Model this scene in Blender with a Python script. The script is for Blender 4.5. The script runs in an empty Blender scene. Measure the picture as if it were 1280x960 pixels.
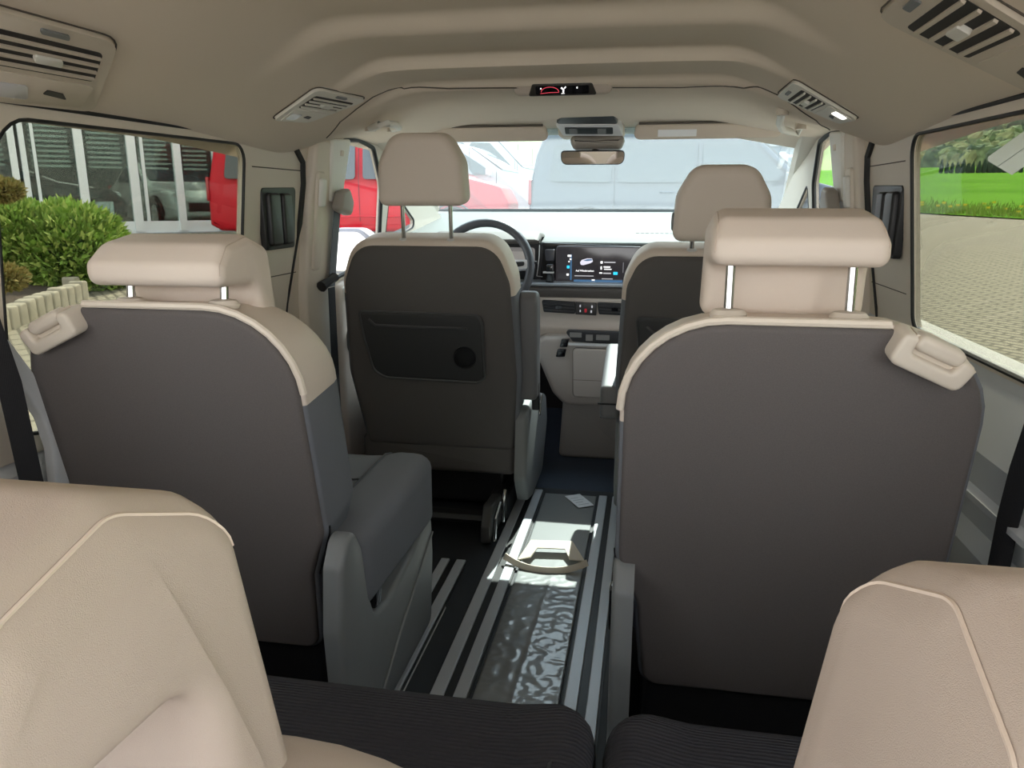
import bpy, bmesh, math, random
from mathutils import Vector, Matrix
from mathutils.geometry import tessellate_polygon
random.seed(7)
PI = math.pi
SC = bpy.context.scene
COL = SC.collection

# ------------------------------------------------------------------ camera
F, VX, VY = 940.0, 812.0, 252.0
PITCH = math.atan2(480 - VY, F)
YAW = math.atan2(VX - 640, F * math.cos(PITCH) + (480 - VY) * math.sin(PITCH))
CAM = Vector((.22, 0, 1.0))
cd = bpy.data.cameras.new('camera')
cam = bpy.data.objects.new('camera', cd)
COL.objects.link(cam)
cam.location = CAM
cam.rotation_euler = (PI / 2 - PITCH, 0, YAW)
cd.sensor_width = 36
cd.lens = 36 * F / 1280
cd.clip_start = .02
cd.clip_end = 2000
SC.camera = cam

# ------------------------------------------------------------------ light
SKY, SUN, EXPO = 3.9, 11.0, 0.66
w = bpy.data.worlds.new('sky')
SC.world = w
w.use_nodes = True
nt = w.node_tree
bg = nt.nodes['Background']
tc = nt.nodes.new('ShaderNodeTexCoord')
sx = nt.nodes.new('ShaderNodeSeparateXYZ')
rp = nt.nodes.new('ShaderNodeValToRGB')
rp.color_ramp.elements[0].position = .0
rp.color_ramp.elements[0].color = (.95, .94, .92, 1)
rp.color_ramp.elements[1].position = .7
rp.color_ramp.elements[1].color = (.72, .80, .92, 1)
nt.links.new(tc.outputs['Generated'], sx.inputs[0])
nt.links.new(sx.outputs['Z'], rp.inputs[0])
nt.links.new(rp.outputs[0], bg.inputs['Color'])
bg.inputs['Strength'].default_value = SKY
sl = bpy.data.lights.new('sun', 'SUN')
sl.energy = SUN
sl.angle = .009
sl.color = (1, .95, .86)
sun = bpy.data.objects.new('sun', sl)
COL.objects.link(sun)
SUN_EL, SUN_AZ = math.radians(49), math.radians(9)      # azimuth: to the right of straight ahead
sd = Vector((math.sin(SUN_AZ) * math.cos(SUN_EL), math.cos(SUN_AZ) * math.cos(SUN_EL), math.sin(SUN_EL)))
sun.rotation_euler = sd.to_track_quat('Z', 'Y').to_euler()
SC.view_settings.view_transform = 'Standard'
SC.view_settings.look = 'None'
SC.view_settings.gamma = 1
SC.view_settings.use_curve_mapping = False
SC.view_settings.exposure = EXPO
SC.cycles.max_bounces = 12
SC.cycles.diffuse_bounces = 7
SC.cycles.glossy_bounces = 4
SC.cycles.transparent_max_bounces = 16
SC.cycles.sample_clamp_indirect = 8

# ------------------------------------------------------------------ measuring helpers
def ray(u, v):
    r, d = u - 640, v - 480
    fh = F * math.cos(PITCH) - d * math.sin(PITCH)
    dn = F * math.sin(PITCH) + d * math.cos(PITCH)
    return Vector((r * math.cos(YAW) - fh * math.sin(YAW), r * math.sin(YAW) + fh * math.cos(YAW), -dn))
def aty(u, v, y):
    a = ray(u, v); return CAM + a * (y / a.y)
def atz(u, v, z):
    a = ray(u, v); return CAM + a * ((z - CAM.z) / a.z)
def atx(u, v, x):
    a = ray(u, v); return CAM + a * ((x - CAM.x) / a.x)
def lerp(a, b, t): return a + (b - a) * t
def smooth(a, b, x):
    t = max(0, min(1, (x - a) / (b - a))); return t * t * (3 - 2 * t)
def pw(pts, x):
    if x <= pts[0][0]: return pts[0][1]
    for (x0, y0), (x1, y1) in zip(pts, pts[1:]):
        if x <= x1:
            t = (x - x0) / (x1 - x0); return lerp(y0, y1, t * t * (3 - 2 * t))
    return pts[-1][1]

# ------------------------------------------------------------------ materials
MATS = {}
def mat(name, col, rough=.6, metal=0, bump=0, bscale=300, var=0, vscale=20, emit=None, estr=0, coat=0, spec=.5, wave=0):
    if name in MATS: return MATS[name]
    m = bpy.data.materials.new(name); m.use_nodes = True
    t = m.node_tree; b = t.nodes['Principled BSDF']
    b.inputs['Base Color'].default_value = (*col, 1)
    b.inputs['Roughness'].default_value = rough
    b.inputs['Metallic'].default_value = metal
    b.inputs['Specular IOR Level'].default_value = spec
    if coat: b.inputs['Coat Weight'].default_value = coat
    if emit:
        b.inputs['Emission Color'].default_value = (*emit, 1); b.inputs['Emission Strength'].default_value = estr
    tx = t.nodes.new('ShaderNodeTexCoord')
    if var:
        n = t.nodes.new('ShaderNodeTexNoise'); n.inputs['Scale'].default_value = vscale; n.inputs['Detail'].default_value = 5
        r = t.nodes.new('ShaderNodeValToRGB')
        r.color_ramp.elements[0].position = .3; r.color_ramp.elements[1].position = .7
        r.color_ramp.elements[0].color = (*[c * (1 - var) for c in col], 1)
        r.color_ramp.elements[1].color = (*[min(1, c * (1 + var)) for c in col], 1)
        t.links.new(tx.outputs['Object'], n.inputs['Vector']); t.links.new(n.outputs['Fac'], r.inputs[0])
        t.links.new(r.outputs[0], b.inputs['Base Color'])
    if bump:
        bp = t.nodes.new('ShaderNodeBump'); bp.inputs['Strength'].default_value = bump; bp.inputs['Distance'].default_value = .002
        if wave:
            n2 = t.nodes.new('ShaderNodeTexWave'); n2.inputs['Scale'].default_value = wave; n2.bands_direction = 'Y'
            n2.inputs['Distortion'].default_value = 1.5; n2.inputs['Detail'].default_value = 2
            t.links.new(n2.outputs['Fac'], bp.inputs['Height'])
        else:
            n2 = t.nodes.new('ShaderNodeTexNoise'); n2.inputs['Scale'].default_value = bscale; n2.inputs['Detail'].default_value = 4
            t.links.new(n2.outputs['Fac'], bp.inputs['Height'])
        t.links.new(tx.outputs['Object'], n2.inputs['Vector'])
        t.links.new(bp.outputs[0], b.inputs['Normal'])
    MATS[name] = m
    return m
def glass(name, tint, haze=0, refl=1.0, hazecol=(1, 1, 1)):
    m = bpy.data.materials.new(name); m.use_nodes = True
    t = m.node_tree; t.nodes.clear()
    out = t.nodes.new('ShaderNodeOutputMaterial')
    tr = t.nodes.new('ShaderNodeBsdfTransparent'); tr.inputs[0].default_value = (*tint, 1)
    gl = t.nodes.new('ShaderNodeBsdfGlossy'); gl.inputs['Roughness'].default_value = .01; gl.inputs['Color'].default_value = (refl, refl, refl, 1)
    lw = t.nodes.new('ShaderNodeLayerWeight'); pq = t.nodes.new('ShaderNodeMath'); pq.operation = 'POWER'; pq.inputs[1].default_value = 5
    fr = t.nodes.new('ShaderNodeMath'); fr.operation = 'MULTIPLY_ADD'; fr.inputs[1].default_value = .9; fr.inputs[2].default_value = .025
    t.links.new(lw.outputs['Facing'], pq.inputs[0]); t.links.new(pq.outputs[0], fr.inputs[0])
    mx = t.nodes.new('ShaderNodeMixShader')
    t.links.new(fr.outputs[0], mx.inputs[0]); t.links.new(tr.outputs[0], mx.inputs[1]); t.links.new(gl.outputs[0], mx.inputs[2])
    last = mx
    if haze:
        tl = t.nodes.new('ShaderNodeBsdfTranslucent'); tl.inputs[0].default_value = (*hazecol, 1)
        m2 = t.nodes.new('ShaderNodeMixShader'); m2.inputs[0].default_value = haze
        t.links.new(mx.outputs[0], m2.inputs[1]); t.links.new(tl.outputs[0], m2.inputs[2]); last = m2
    t.links.new(last.outputs[0], out.inputs[0])
    MATS[name] = m
    return m

HEAD = mat('headliner', (.76, .665, .56), .95, bump=.15, bscale=900, spec=.1)
TRIMB = mat('beige plastic', (.66, .59, .50), .55, bump=.08, bscale=1200)
TRIML = mat('pale grey plastic', (.74, .73, .68), .5)
LEATH = mat('beige leatherette', (.68, .59, .51), .55, bump=.12, bscale=1500, spec=.35)
LEATHN = mat('darkened beige upholstery', (.44, .368, .315), .75, bump=.25, bscale=2200, spec=.25)  # nearest row's beige, darkened to offset the strong light from behind
PIPE = mat('beige piping', (.72, .64, .54), .5)
SHELL = mat('dark grey seat back felt', (.125, .112, .109), .85, bump=.2, bscale=1800, var=.08, vscale=700, spec=.2)
FABG = mat('grey seat fabric', (.16, .17, .19), .85, bump=.2, bscale=1500, spec=.2)
RIB = mat('dark ribbed seat fabric', (.035, .034, .038), .9, bump=.9, wave=60, spec=.15)
FSHELL = mat('charcoal seat back', (.105, .098, .096), .75, bump=.15, bscale=1500, spec=.3)
FPOCK = mat('charcoal pocket plastic', (.035, .036, .038), .55)
GREYP = mat('grey plastic cover', (.19, .20, .205), .5, bump=.06, bscale=1500)
ARMG = mat('grey armrest leatherette', (.15, .15, .155), .5)
BLACK = mat('black plastic', (.012, .012, .014), .45)
GLOSSB = mat('gloss black', (.01, .01, .012), .08, coat=.5)
BELT = mat('black belt webbing', (.012, .012, .015), .7, bump=.3, wave=200)
BELTG = mat('grey belt webbing', (.10, .11, .13), .7, bump=.3, wave=200)
CHROME = mat('chrome', (.42, .42, .43), .14, 1)
ALU = mat('brushed aluminium', (.55, .58, .62), .4, .25, bump=.05, bscale=400)
FLOOR = mat('dark vinyl floor', (.022, .025, .03), .55, bump=.2, bscale=500)
CARPET = mat('blue black carpet', (.065, .078, .105), .95, bump=.6, bscale=900, spec=.1)
SEAL = mat('rubber seal', (.012, .012, .012), .6)
GROOVE = mat('shadow gap', (.10, .085, .07), .9)
WHITE = mat('white paper', (.85, .86, .88), .7)
CREAM = mat('cream strip', (.78, .70, .58), .6)
SILV = mat('silver plastic', (.72, .72, .72), .35, .2)
DASHT = mat('dashboard top foam', (.095, .105, .10), .7, bump=.1, bscale=900)
DASHD = mat('dark dashboard band', (.085, .075, .07), .45)
DASHB = mat('beige dashboard plastic', (.60, .525, .46), .6, bump=.06, bscale=1200)
STEER = mat('steering wheel leather', (.06, .062, .07), .45)

# ------------------------------------------------------------------ mesh helpers
def rpoly(corners, radii, seg=5):
    n = len(corners); out = []
    if not isinstance(radii, (list, tuple)): radii = [radii] * n
    for i in range(n):
        p0, p, p1 = Vector(corners[i - 1][:2]), Vector(corners[i][:2]), Vector(corners[(i + 1) % n][:2])
        r = radii[i]; a, b = (p0 - p), (p1 - p)
        la, lb = a.length, b.length; a.normalize(); b.normalize()
        ang = math.acos(max(-1, min(1, a.dot(b))))
        if r <= 0 or ang > PI - .02: out.append(p); continue
        d = min(r / math.tan(ang / 2), la * .49, lb * .49); rr = d * math.tan(ang / 2)
        c = p + (a + b).normalized() * (rr / math.sin(ang / 2))
        s, e = p + a * d - c, p + b * d - c
        a0 = math.atan2(s.y, s.x); a1 = math.atan2(e.y, e.x); da = (a1 - a0 + PI) % (2 * PI) - PI
        for k in range(seg + 1):
            t = a0 + da * k / seg; out.append(c + Vector((math.cos(t), math.sin(t))) * rr)
    return out
def area2(p): return sum(p[i - 1].x * p[i].y - p[i].x * p[i - 1].y for i in range(len(p))) / 2
def inset(p, d):
    n = len(p); o = []
    for i in range(n):
        e0 = (p[i] - p[i - 1]); e1 = (p[(i + 1) % n] - p[i])
        if e0.length < 1e-7: e0 = e1
        if e1.length < 1e-7: e1 = e0
        n0 = Vector((-e0.y, e0.x)).normalized(); n1 = Vector((-e1.y, e1.x)).normalized()
        m = n0 + n1
        if m.length < 1e-6: m = n0
        m.normalize(); k = max(.5, m.dot(n0))
        o.append(p[i] + m * (d / k))
    return o
class MB:
    def __init__(s): s.v = []; s.f = []; s.m = []
    def add(s, vs, fs, mi=0):
        b = len(s.v); s.v += [Vector(q) for q in vs]
        for f in fs: s.f.append([b + i for i in f]); s.m.append(mi)
        return s
    def box(s, x0, x1, y0, y1, z0, z1, M=None, mi=0):
        v = [Vector((x, y, z)) for z in (z0, z1) for y in (y0, y1) for x in (x0, x1)]
        if M is not None: v = [M @ q for q in v]
        return s.add(v, [(0, 2, 3, 1), (4, 5, 7, 6), (0, 1, 5, 4), (2, 6, 7, 3), (0, 4, 6, 2), (1, 3, 7, 5)], mi)
    def pillow(s, pts, t0, t1, r0=0, r1=0, M=None, b0=0, b1=0, n=4, mi=0, fn=None):
        pts = [Vector(q[:2]) for q in pts]
        if area2(pts) < 0: pts = pts[::-1]
        N = len(pts); rings = []
        ce = sum(pts, Vector((0, 0))) / N
        def ring(p, t): return [Vector((q.x, q.y, t)) for q in p]
        def cap(pp, t, b):
            rr = []
            for k in (.3, .55, .8, .94): rr.append([Vector((lerp(ce.x, q.x, k), lerp(ce.y, q.y, k), t + b * (1 - k * k))) for q in pp])
            return rr
        if r0:
            pr = inset(pts, r0)
            if b0: rings += cap(pr, t0, -b0)
            for k in range(n): a = k / n * PI / 2; rings.append(ring(inset(pts, r0 * (1 - math.sin(a))), t0 + r0 * (1 - math.cos(a))))
            rings.append(ring(pts, t0 + r0))
        else:
            if b0: rings += cap(pts, t0, -b0)
            rings.append(ring(pts, t0))
        if r1:
            rings.append(ring(pts, t1 - r1))
            for k in range(n - 1, -1, -1): a = k / n * PI / 2; rings.append(ring(inset(pts, r1 * (1 - math.sin(a))), t1 - r1 * (1 - math.cos(a))))
            if b1: rings += cap(inset(pts, r1), t1, b1)[::-1]
        else:
            rings.append(ring(pts, t1))
            if b1: rings += cap(pts, t1, b1)[::-1]
        v = [q for r in rings for q in r]
        if fn: v = [Vector(fn(q)) for q in v]
        if M is not None: v = [M @ q for q in v]
        f = []
        for k in range(len(rings) - 1):
            for i in range(N):
                j = (i + 1) % N; f.append((k * N + i, k * N + j, (k + 1) * N + j, (k + 1) * N + i))
        f.append(tuple(range(N - 1, -1, -1))); L = (len(rings) - 1) * N; f.append(tuple(L + i for i in range(N)))
        return s.add(v, f, mi)
    def tube(s, path, r, n=8, closed=False, M=None, mi=0, flat=None):
        P = [Vector(q) for q in path]; m = len(P); v = []; f = []
        up0 = Vector((0, 0, 1)); prev = None
        for i, p in enumerate(P):
            if closed: d = P[(i + 1) % m] - P[i - 1]
            else: d = P[min(i + 1, m - 1)] - P[max(i - 1, 0)]
            d.normalize()
            if prev is None:
                a = up0 if abs(d.z) < .9 else Vector((1, 0, 0))
                sx_ = d.cross(a).normalized()
            else:
                sx_ = (prev - d * prev.dot(d)).normalized()
            prev = sx_; sy_ = d.cross(sx_)
            rr = r[i] if isinstance(r, (list, tuple)) else r
            for k in range(n):
                a = 2 * PI * k / n
                if flat: q = sx_ * math.cos(a) * rr + sy_ * math.sin(a) * rr * flat
                else: q = sx_ * math.cos(a) * rr + sy_ * math.sin(a) * rr
                v.append(p + q)
        for i in range(m if closed else m - 1):
            j = (i + 1) % m
            for k in range(n):
                l = (k + 1) % n; f.append((i * n + k, i * n + l, j * n + l, j * n + k))
        if not closed: f.append(tuple(range(n - 1, -1, -1))); f.append(tuple((m - 1) * n + k for k in range(n)))
        if M is not None: v = [M @ q for q in v]
        return s.add(v, f, mi)
    def strap(s, path, wdir, wid, th, mi=0):
        P = [Vector(q) for q in path]; v = []; f = []
        for i, p in enumerate(P):
            d = (P[min(i + 1, len(P) - 1)] - P[max(i - 1, 0)]).normalized()
            w_ = Vector(wdir); w_ = (w_ - d * w_.dot(d)).normalized(); n_ = d.cross(w_)
            for a, b in ((-1, -1), (1, -1), (1, 1), (-1, 1)): v.append(p + w_ * a * wid / 2 + n_ * b * th / 2)
        for i in range(len(P) - 1):
            for k in range(4):
                l = (k + 1) % 4; f.append((i * 4 + k, i * 4 + l, i * 4 + 4 + l, i * 4 + 4 + k))
        f.append((3, 2, 1, 0)); b = (len(P) - 1) * 4; f.append((b, b + 1, b + 2, b + 3))
        return s.add(v, f, mi)
    def lathe(s, prof, n=24, M=None, mi=0):
        v = []; f = []
        for (r, z) in prof:
            for k in range(n): a = 2 * PI * k / n; v.append(Vector((r * math.cos(a), r * math.sin(a), z)))
        for i in range(len(prof) - 1):
            for k in range(n):
                l = (k + 1) % n; f.append((i * n + k, i * n + l, i * n + n + l, i * n + n + k))
        f.append(tuple(range(n - 1, -1, -1))); b = (len(prof) - 1) * n; f.append(tuple(b + k for k in range(n)))
        if M is not None: v = [M @ q for q in v]
        return s.add(v, f, mi)
    def build(s, name, mats, parent=None, local=False, sharp=35, bevel=0, smoothit=True):
        me = bpy.data.meshes.new(name)
        off = Vector((0, 0, 0))
        if parent is not None and not local:
            off = wloc(parent)
        me.from_pydata([tuple(q - off) for q in s.v], [], s.f)
        if not isinstance(mats, (list, tuple)): mats = [mats]
        for m in mats: me.materials.append(m)
        me.polygons.foreach_set('material_index', s.m)
        bm = bmesh.new(); bm.from_mesh(me)
        bmesh.ops.recalc_face_normals(bm, faces=bm.faces)
        for fc in bm.faces: fc.smooth = smoothit
        if smoothit:
            for e in bm.edges:
                if len(e.link_faces) == 2 and e.calc_face_angle(0) > math.radians(sharp): e.smooth = False
        bm.to_mesh(me); bm.free()
        o = bpy.data.objects.new(name, me); COL.objects.link(o)
        if parent is not None: o.parent = parent
        if bevel:
            md = o.modifiers.new('bevel', 'BEVEL'); md.width = bevel; md.segments = 3; md.limit_method = 'ANGLE'; md.angle_limit = math.radians(40)
        return o
def tag(o, label=None, cat=None, group=None, kind=None):
    if label: o['label'] = label
    if cat: o['category'] = cat
    if group: o['group'] = group
    if kind: o['kind'] = kind
    return o
def empty(name, loc, label, cat, group=None, rz=0):
    o = bpy.data.objects.new(name, None); COL.objects.link(o)
    o.location = loc; o.rotation_euler = (0, 0, rz); o.empty_display_size = .1
    return tag(o, label, cat, group)
def frame(o, u, v, t=None):
    u, v = Vector(u).normalized(), Vector(v).normalized()
    t = Vector(t).normalized() if t is not None else u.cross(v)
    M = Matrix.Identity(4)
    for i in range(3): M[i][0], M[i][1], M[i][2], M[i][3] = u[i], v[i], t[i], o[i]
    return M
def circ(cx, cy, r, n=20): return [(cx + r * math.cos(2 * PI * k / n), cy + r * math.sin(2 * PI * k / n)) for k in range(n)]
def rect(x0, x1, y0, y1, r=.01, seg=4): return rpoly([(x0, y0), (x1, y0), (x1, y1), (x0, y1)], r, seg)
def text(name, body, size, M, m, parent, ax='CENTER'):
    c = bpy.data.curves.new(name, 'FONT'); c.body = body; c.size = size; c.extrude = size * .01; c.offset = size * .02; c.align_x = ax
    c.materials.append(m)
    o = bpy.data.objects.new(name, c); COL.objects.link(o)
    dg = bpy.context.evaluated_depsgraph_get(); me = bpy.data.meshes.new_from_object(o.evaluated_get(dg))
    bpy.data.objects.remove(o); o = bpy.data.objects.new(name, me); COL.objects.link(o)
    o.parent = parent; o.matrix_local = Matrix.Translation(-wloc(parent)) @ M
    return o
def wloc(o):
    l = o.location.copy()
    while o.parent: o = o.parent; l = l + o.location
    return l

# ================================================================== the van shell
def ceil_h(x, y):
    band = pw([(-1, 1.335), (1.43, 1.337), (1.50, 1.310), (1.725, 1.317), (1.755, 1.291), (1.95, 1.296), (1.98, 1.2756), (2.345, 1.275), (2.7, 1.257), (2.9, 1.235)], y)
    flat = pw([(-1, 1.305), (1.4, 1.305), (2.0, 1.28), (2.7, 1.257), (2.9, 1.235)], y)
    c = lerp(flat, band, smooth(.58, .36, abs(x)))
    k = lerp(.16, .065, smooth(1.9, 2.5, y))
    d = abs(x) - .41
    return c - k / .352 * (d + math.sqrt(d * d + .0016)) / 2
def atceil(u, v, off=.0):
    a = ray(u, v).normalized(); t = .2
    while t < 4:
        p = CAM + a * t
        if p.z >= ceil_h(p.x, p.y) - off: return p
        t += .002
    return CAM + a * 2
def xw(z): return .80 - .12 * max(0, z - .72)

m_ = MB(); nx, ny = 70, 360
xs = [-.80 + 1.60 * i / nx for i in range(nx + 1)]; ys = [-.60 + 3.47 * j / ny for j in range(ny + 1)]
vs = [(x, y, ceil_h(x, y)) for y in ys for x in xs] + [(x, y, 1.40) for y in ys for x in xs]
W = nx + 1; T = W * (ny + 1); fs = []
for j in range(ny):
    for i in range(nx):
        a = j * W + i; fs.append((a, a + W, a + W + 1, a + 1)); fs.append((T + a, T + a + 1, T + a + W + 1, T + a + W))
for j in range(ny):
    a = j * W; fs.append((a, T + a, T + a + W, a + W)); a += nx; fs.append((a, a + W, T + a + W, T + a))
for i in range(nx):
    fs.append((i, i + 1, T + i + 1, T + i)); a = ny * W + i; fs.append((a, T + a, T + a + 1, a + 1))
m_.add(vs, fs)
tag(m_.build('ceiling', HEAD), 'beige moulded headliner with cross ridges', None, None, 'structure')

m_ = MB(); m_.box(-.84, .84, -.6, .12, -.05, 0, mi=2); m_.box(-.84, .84, .12, 2.52, -.05, 0); m_.box(-.84, .84, 2.52, 3.7, -.05, .0, mi=1)  # rear strip, out of view, made pale to bounce light onto the ceiling
tag(m_.build('floor', [FLOOR, CARPET, mat('pale bounce floor', (.62, .56, .48), .8)], smoothit=False), 'dark van floor', None, None, 'structure')

def flatpanel(outer, holes, xf, th, side):
    """polygon with holes in (y, z) laid on the wall surface x = side * xf(z), th thick outwards"""
    polys = [[Vector((p[0], p[1], 0)) for p in outer]] + [[Vector((p[0], p[1], 0)) for p in h] for h in holes]
    tris = tessellate_polygon(polys); P = [p for q in polys for p in q]; n = len(P)
    v = [(side * xf(p.y), p.x, p.y) for p in P] + [(side * (xf(p.y) + th), p.x, p.y) for p in P]
    f = [tuple(t) for t in tris] + [tuple(n + i for i in t[::-1]) for t in tris]
    b = 0
    for q in polys:
        k = len(q)
        for i in range(k): j = (i + 1) % k; f.append((b + i, b + j, n + b + j, n + b + i))
        b += k
    return v, f
def densify(p, d=.04):
    o = []
    for i in range(len(p)):
        a, b = Vector(p[i]), Vector(p[(i + 1) % len(p)]); k = max(1, int((b - a).length / d))
        for j in range(k): o.append(a + (b - a) * j / k)
    return o
SIDEWIN = rpoly([(1.03, .60), (1.765, .76), (1.765, 1.135), (1.03, 1.125)], [.05, .03, .045, .07], 6)
REARWIN = rpoly([(-.45, .78), (.70, .78), (.70, 1.11), (-.45, 1.10)], .05, 5)
DOORWIN = rpoly([(2.27, .74), (2.775, .80), (2.755, 1.06), (2.64, 1.185), (2.50, 1.20), (2.36, 1.19)], [.02, .02, .05, .05, .03, .03], 5)
QUARTER = rpoly([(2.83, .84), (3.25, .90), (2.85, 1.06)], .02, 4)
GL = glass('window glass', (.80, .82, .82), 0, .3)
GLT = glass('tinted window glass', (.47, .47, .42), 0, .35)
CLR = glass('clear rear glass', (.97, .98, .97), 0, .3)
GLW = glass('hazy windscreen glass', (.73, .79, .79), .033, .5, (.92, .97, 1.0))  # translucent share imitates the veil of dashboard reflection in the glass
for s, sd_ in ((-1, 'left'), (1, 'right')):
    sw = SIDEWIN if s < 0 else rpoly([(1.03, .73), (1.765, .73), (1.765, 1.135), (1.03, 1.125)], [.05, .03, .045, .07], 6)
    m_ = MB()
    up = [(-.55, .58), (3.4, .58), (3.62, .93), (2.9, 1.17), (2.75, 1.24), (-.55, 1.24)]
    v, f = flatpanel(up, [sw, REARWIN, DOORWIN, QUARTER], xw, .018, s)
    m_.add(v, f)
    # moulded lower trim, run along the wall
    prof = [(.802, .735), (.795, .705), (.762, .605), (.764, .548), (.752, .54), (.752, .53), (.770, .522), (.782, .47), (.764, .44), (.79, .25), (.775, .0), (.85, .0), (.85, .735)]
    if s < 0: prof = [(.815, .585), (.79, .56), (.785, .54), (.785, .53), (.80, .522), (.81, .47), (.795, .44), (.81, .25), (.80, .0), (.86, .0), (.86, .585)]
    pv = []; n = len(prof)
    for y in (-.55, 3.6): pv += [(s * x, y, z) for x, z in prof]
    m_.add(pv, [(i, (i + 1) % n, n + (i + 1) % n, n + i) for i in range(n)] + [tuple(range(n)), tuple(range(2 * n - 1, n - 1, -1))], 1)
    wl = m_.build('wall_' + sd_, [TRIMB, mat('grey beige lower trim', (.56, .575, .59), .42)], smoothit=False)
    tag(wl, 'beige side wall of the van, %s side' % sd_, None, None, 'structure')
    # window panes and rubber seals
    for k, (nm, win) in enumerate((('side', sw), ('rear', REARWIN), ('door', DOORWIN), ('quarter', QUARTER))):
        g = MB(); n = len(win)
        big = inset(win if area2(win) > 0 else win[::-1], -.008)
        vv = [(s * (xw(p.y) + .008), p.x, p.y) for p in big] + [(s * (xw(p.y) + .012), p.x, p.y) for p in big]
        g.add(vv, [tuple(range(n)), tuple(range(2 * n - 1, n - 1, -1))] + [(i, (i + 1) % n, n + (i + 1) % n, n + i) for i in range(n)])
        wi = g.build('window_%d' % (1 + k + (4 if s > 0 else 0)), GLT if k == 0 else CLR if k == 1 else GL, smoothit=False)
        tag(wi, 'clear %s window pane, %s wall' % (nm, sd_), None, None, 'structure')
        g = MB(); g.tube([(s * (xw(p.y) + .002), p.x, p.y) for p in win], .004 if k != 2 else .008, 6, True)
        g.build('window_seal', SEAL, wi)
    # sliding door: opening seal, pull handle recess, seams
    g = MB()
    pth = [(1.0, 1.148), (1.5, 1.152), (1.9, 1.160), (2.02, 1.150), (2.075, 1.11), (2.085, 1.05), (2.07, .9), (2.03, .75), (1.98, .6)]
    P = []
    for (a, b), (c, d) in zip(pth, pth[1:]):
        for t in (0, .25, .5, .75): P.append((s * (xw(lerp(b, d, t)) - .001), lerp(a, c, t), lerp(b, d, t)))
    g.tube(P, [.0045 + .006 * (1 if 12 < i < 24 else 0) for i in range(len(P))], 6)
    sealo = g.build('trim_%d' % (1 if s < 0 else 2), SEAL); tag(sealo, 'black door opening seal, %s side' % sd_, None, None, 'structure')
    g = MB()
    for zz in (1.085, .80):
        g.tube([(s * (xw(zz) + .0005), 1.80, zz), (s * (xw(zz) + .0005), 2.07, zz)], .0016, 5)
    g.build('panel_seam', GROOVE, sealo)
    h = empty('sliding_door_handle', (s * xw(.96), 1.94, .88), 'black recessed sliding door pull beside the %s pillar' % ('driver side' if s < 0 else 'passenger side'), 'door handle', 'sliding door handles')
    a0 = 1.835 if s < 0 else 1.80; a1 = 2.045
    g = MB(); Mh = frame((s * (xw(.96) - .001), 0, 0), (0, 1, 0), (0.0, 0, 1), (-s, 0, 0))
    g.pillow(rpoly([(a0 + .02, .875), (a1 - .03, .875), (a1, 1.04), (a0 + .01, 1.035)], .012), -.006, .010, 0, .004, Mh)
    g.build('recess_frame', BLACK, h)
    g = MB()
    for q0, q1 in ((a0 + .032, a0 + .095), (a0 + .108, a0 + .16)): g.pillow(rect(q0, q1, .885, 1.022, .01), .006, .022, 0, .008, Mh)
    g.build('grip', BLACK, h)

# B pillar cladding with belt height slide
for s, sd_ in ((-1, 'driver side'), (1, 'passenger side')):
    p = empty('pillar_cover', (s * .77, 2.2, .3), 'beige plastic pillar cladding with belt slide, %s' % sd_, 'pillar trim', 'pillar covers')
    g = MB(); y0, y1 = 2.09, 2.30
    pts = [(y0 + .0, .0), (y1, .0), (y1 + .0, .70), (y1 - .02, 1.0), (y1 + .03, 1.185), (y0 + .03, 1.175), (y0 + .0, 1.0)]
    def bend(q): return (s * (xw(q.y) - q.z), q.x, q.y)
    g.pillow(densify(pts, .05), -.03, .028, 0, .012, fn=bend); g.build('cladding', TRIMB, p)
    g = MB(); g.pillow(rect(2.115, 2.165, .80, 1.085, .012), .022, .036, 0, .006, fn=bend); g.build('belt_slide', TRIMB, p)
    g = MB(); g.pillow(rect(2.122, 2.158, .985, 1.065, .008), .034, .046, 0, .006, fn=bend); g.build('slide_button', TRIML, p)
    g = MB(); g.pillow(rpoly([(2.215, 1.0), (2.30, 1.0), (2.345, 1.19), (2.20, 1.18)], .01), .026, .036, 0, .006, fn=bend); g.build('upper_cover', TRIML, p)
    g = MB(); g.pillow(rect(2.262, 2.284, 1.135, 1.152, .004), .034, .040, 0, .003, fn=bend); g.build('cover_cap', TRIMB, p)
# front seat belts hanging at the pillars
for s, sd_ in ((-1, 'driver'), (1, 'passenger')):
    b = empty('seat_belt', (s * .73, 2.27, .98), 'dark front seat belt hanging from the pillar behind the %s seat' % sd_, 'seat belt', 'front seat belts')
    g = MB(); g.pillow(rpoly([(2.20, .975), (2.30, .955), (2.31, 1.0), (2.27, 1.04), (2.22, 1.03)], .015), .04, .075, .01, .012, fn=lambda q: (s * (xw(q.y) - q.z), q.x, q.y)); g.build('belt_guide', mat('taupe plastic', (.30, .27, .24), .5), b)
    g = MB(); P = [(s * (xw(z) - .042), lerp(2.25, 2.21, (1 - z)), z) for z in (.985, .90, .80, .74)]
    g.strap(P, (0, 1, 0), .05, .002); g.build('webbing', BELTG, b)
    g = MB(); P = [(s * (xw(z) - .052), 2.215, z) for z in (.74, .5, .25, .08)]
    g.strap(P, (0, 1, 0), .05, .002); g.build('lower_webbing', BELT, b)
    g = MB(); g.tube([(s * .745, 2.14, .75), (s * .738, 2.175, .762), (s * .733, 2.215, .772)], [.017, .012, .015], 10); g.build('tongue', BLACK, b)

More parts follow.
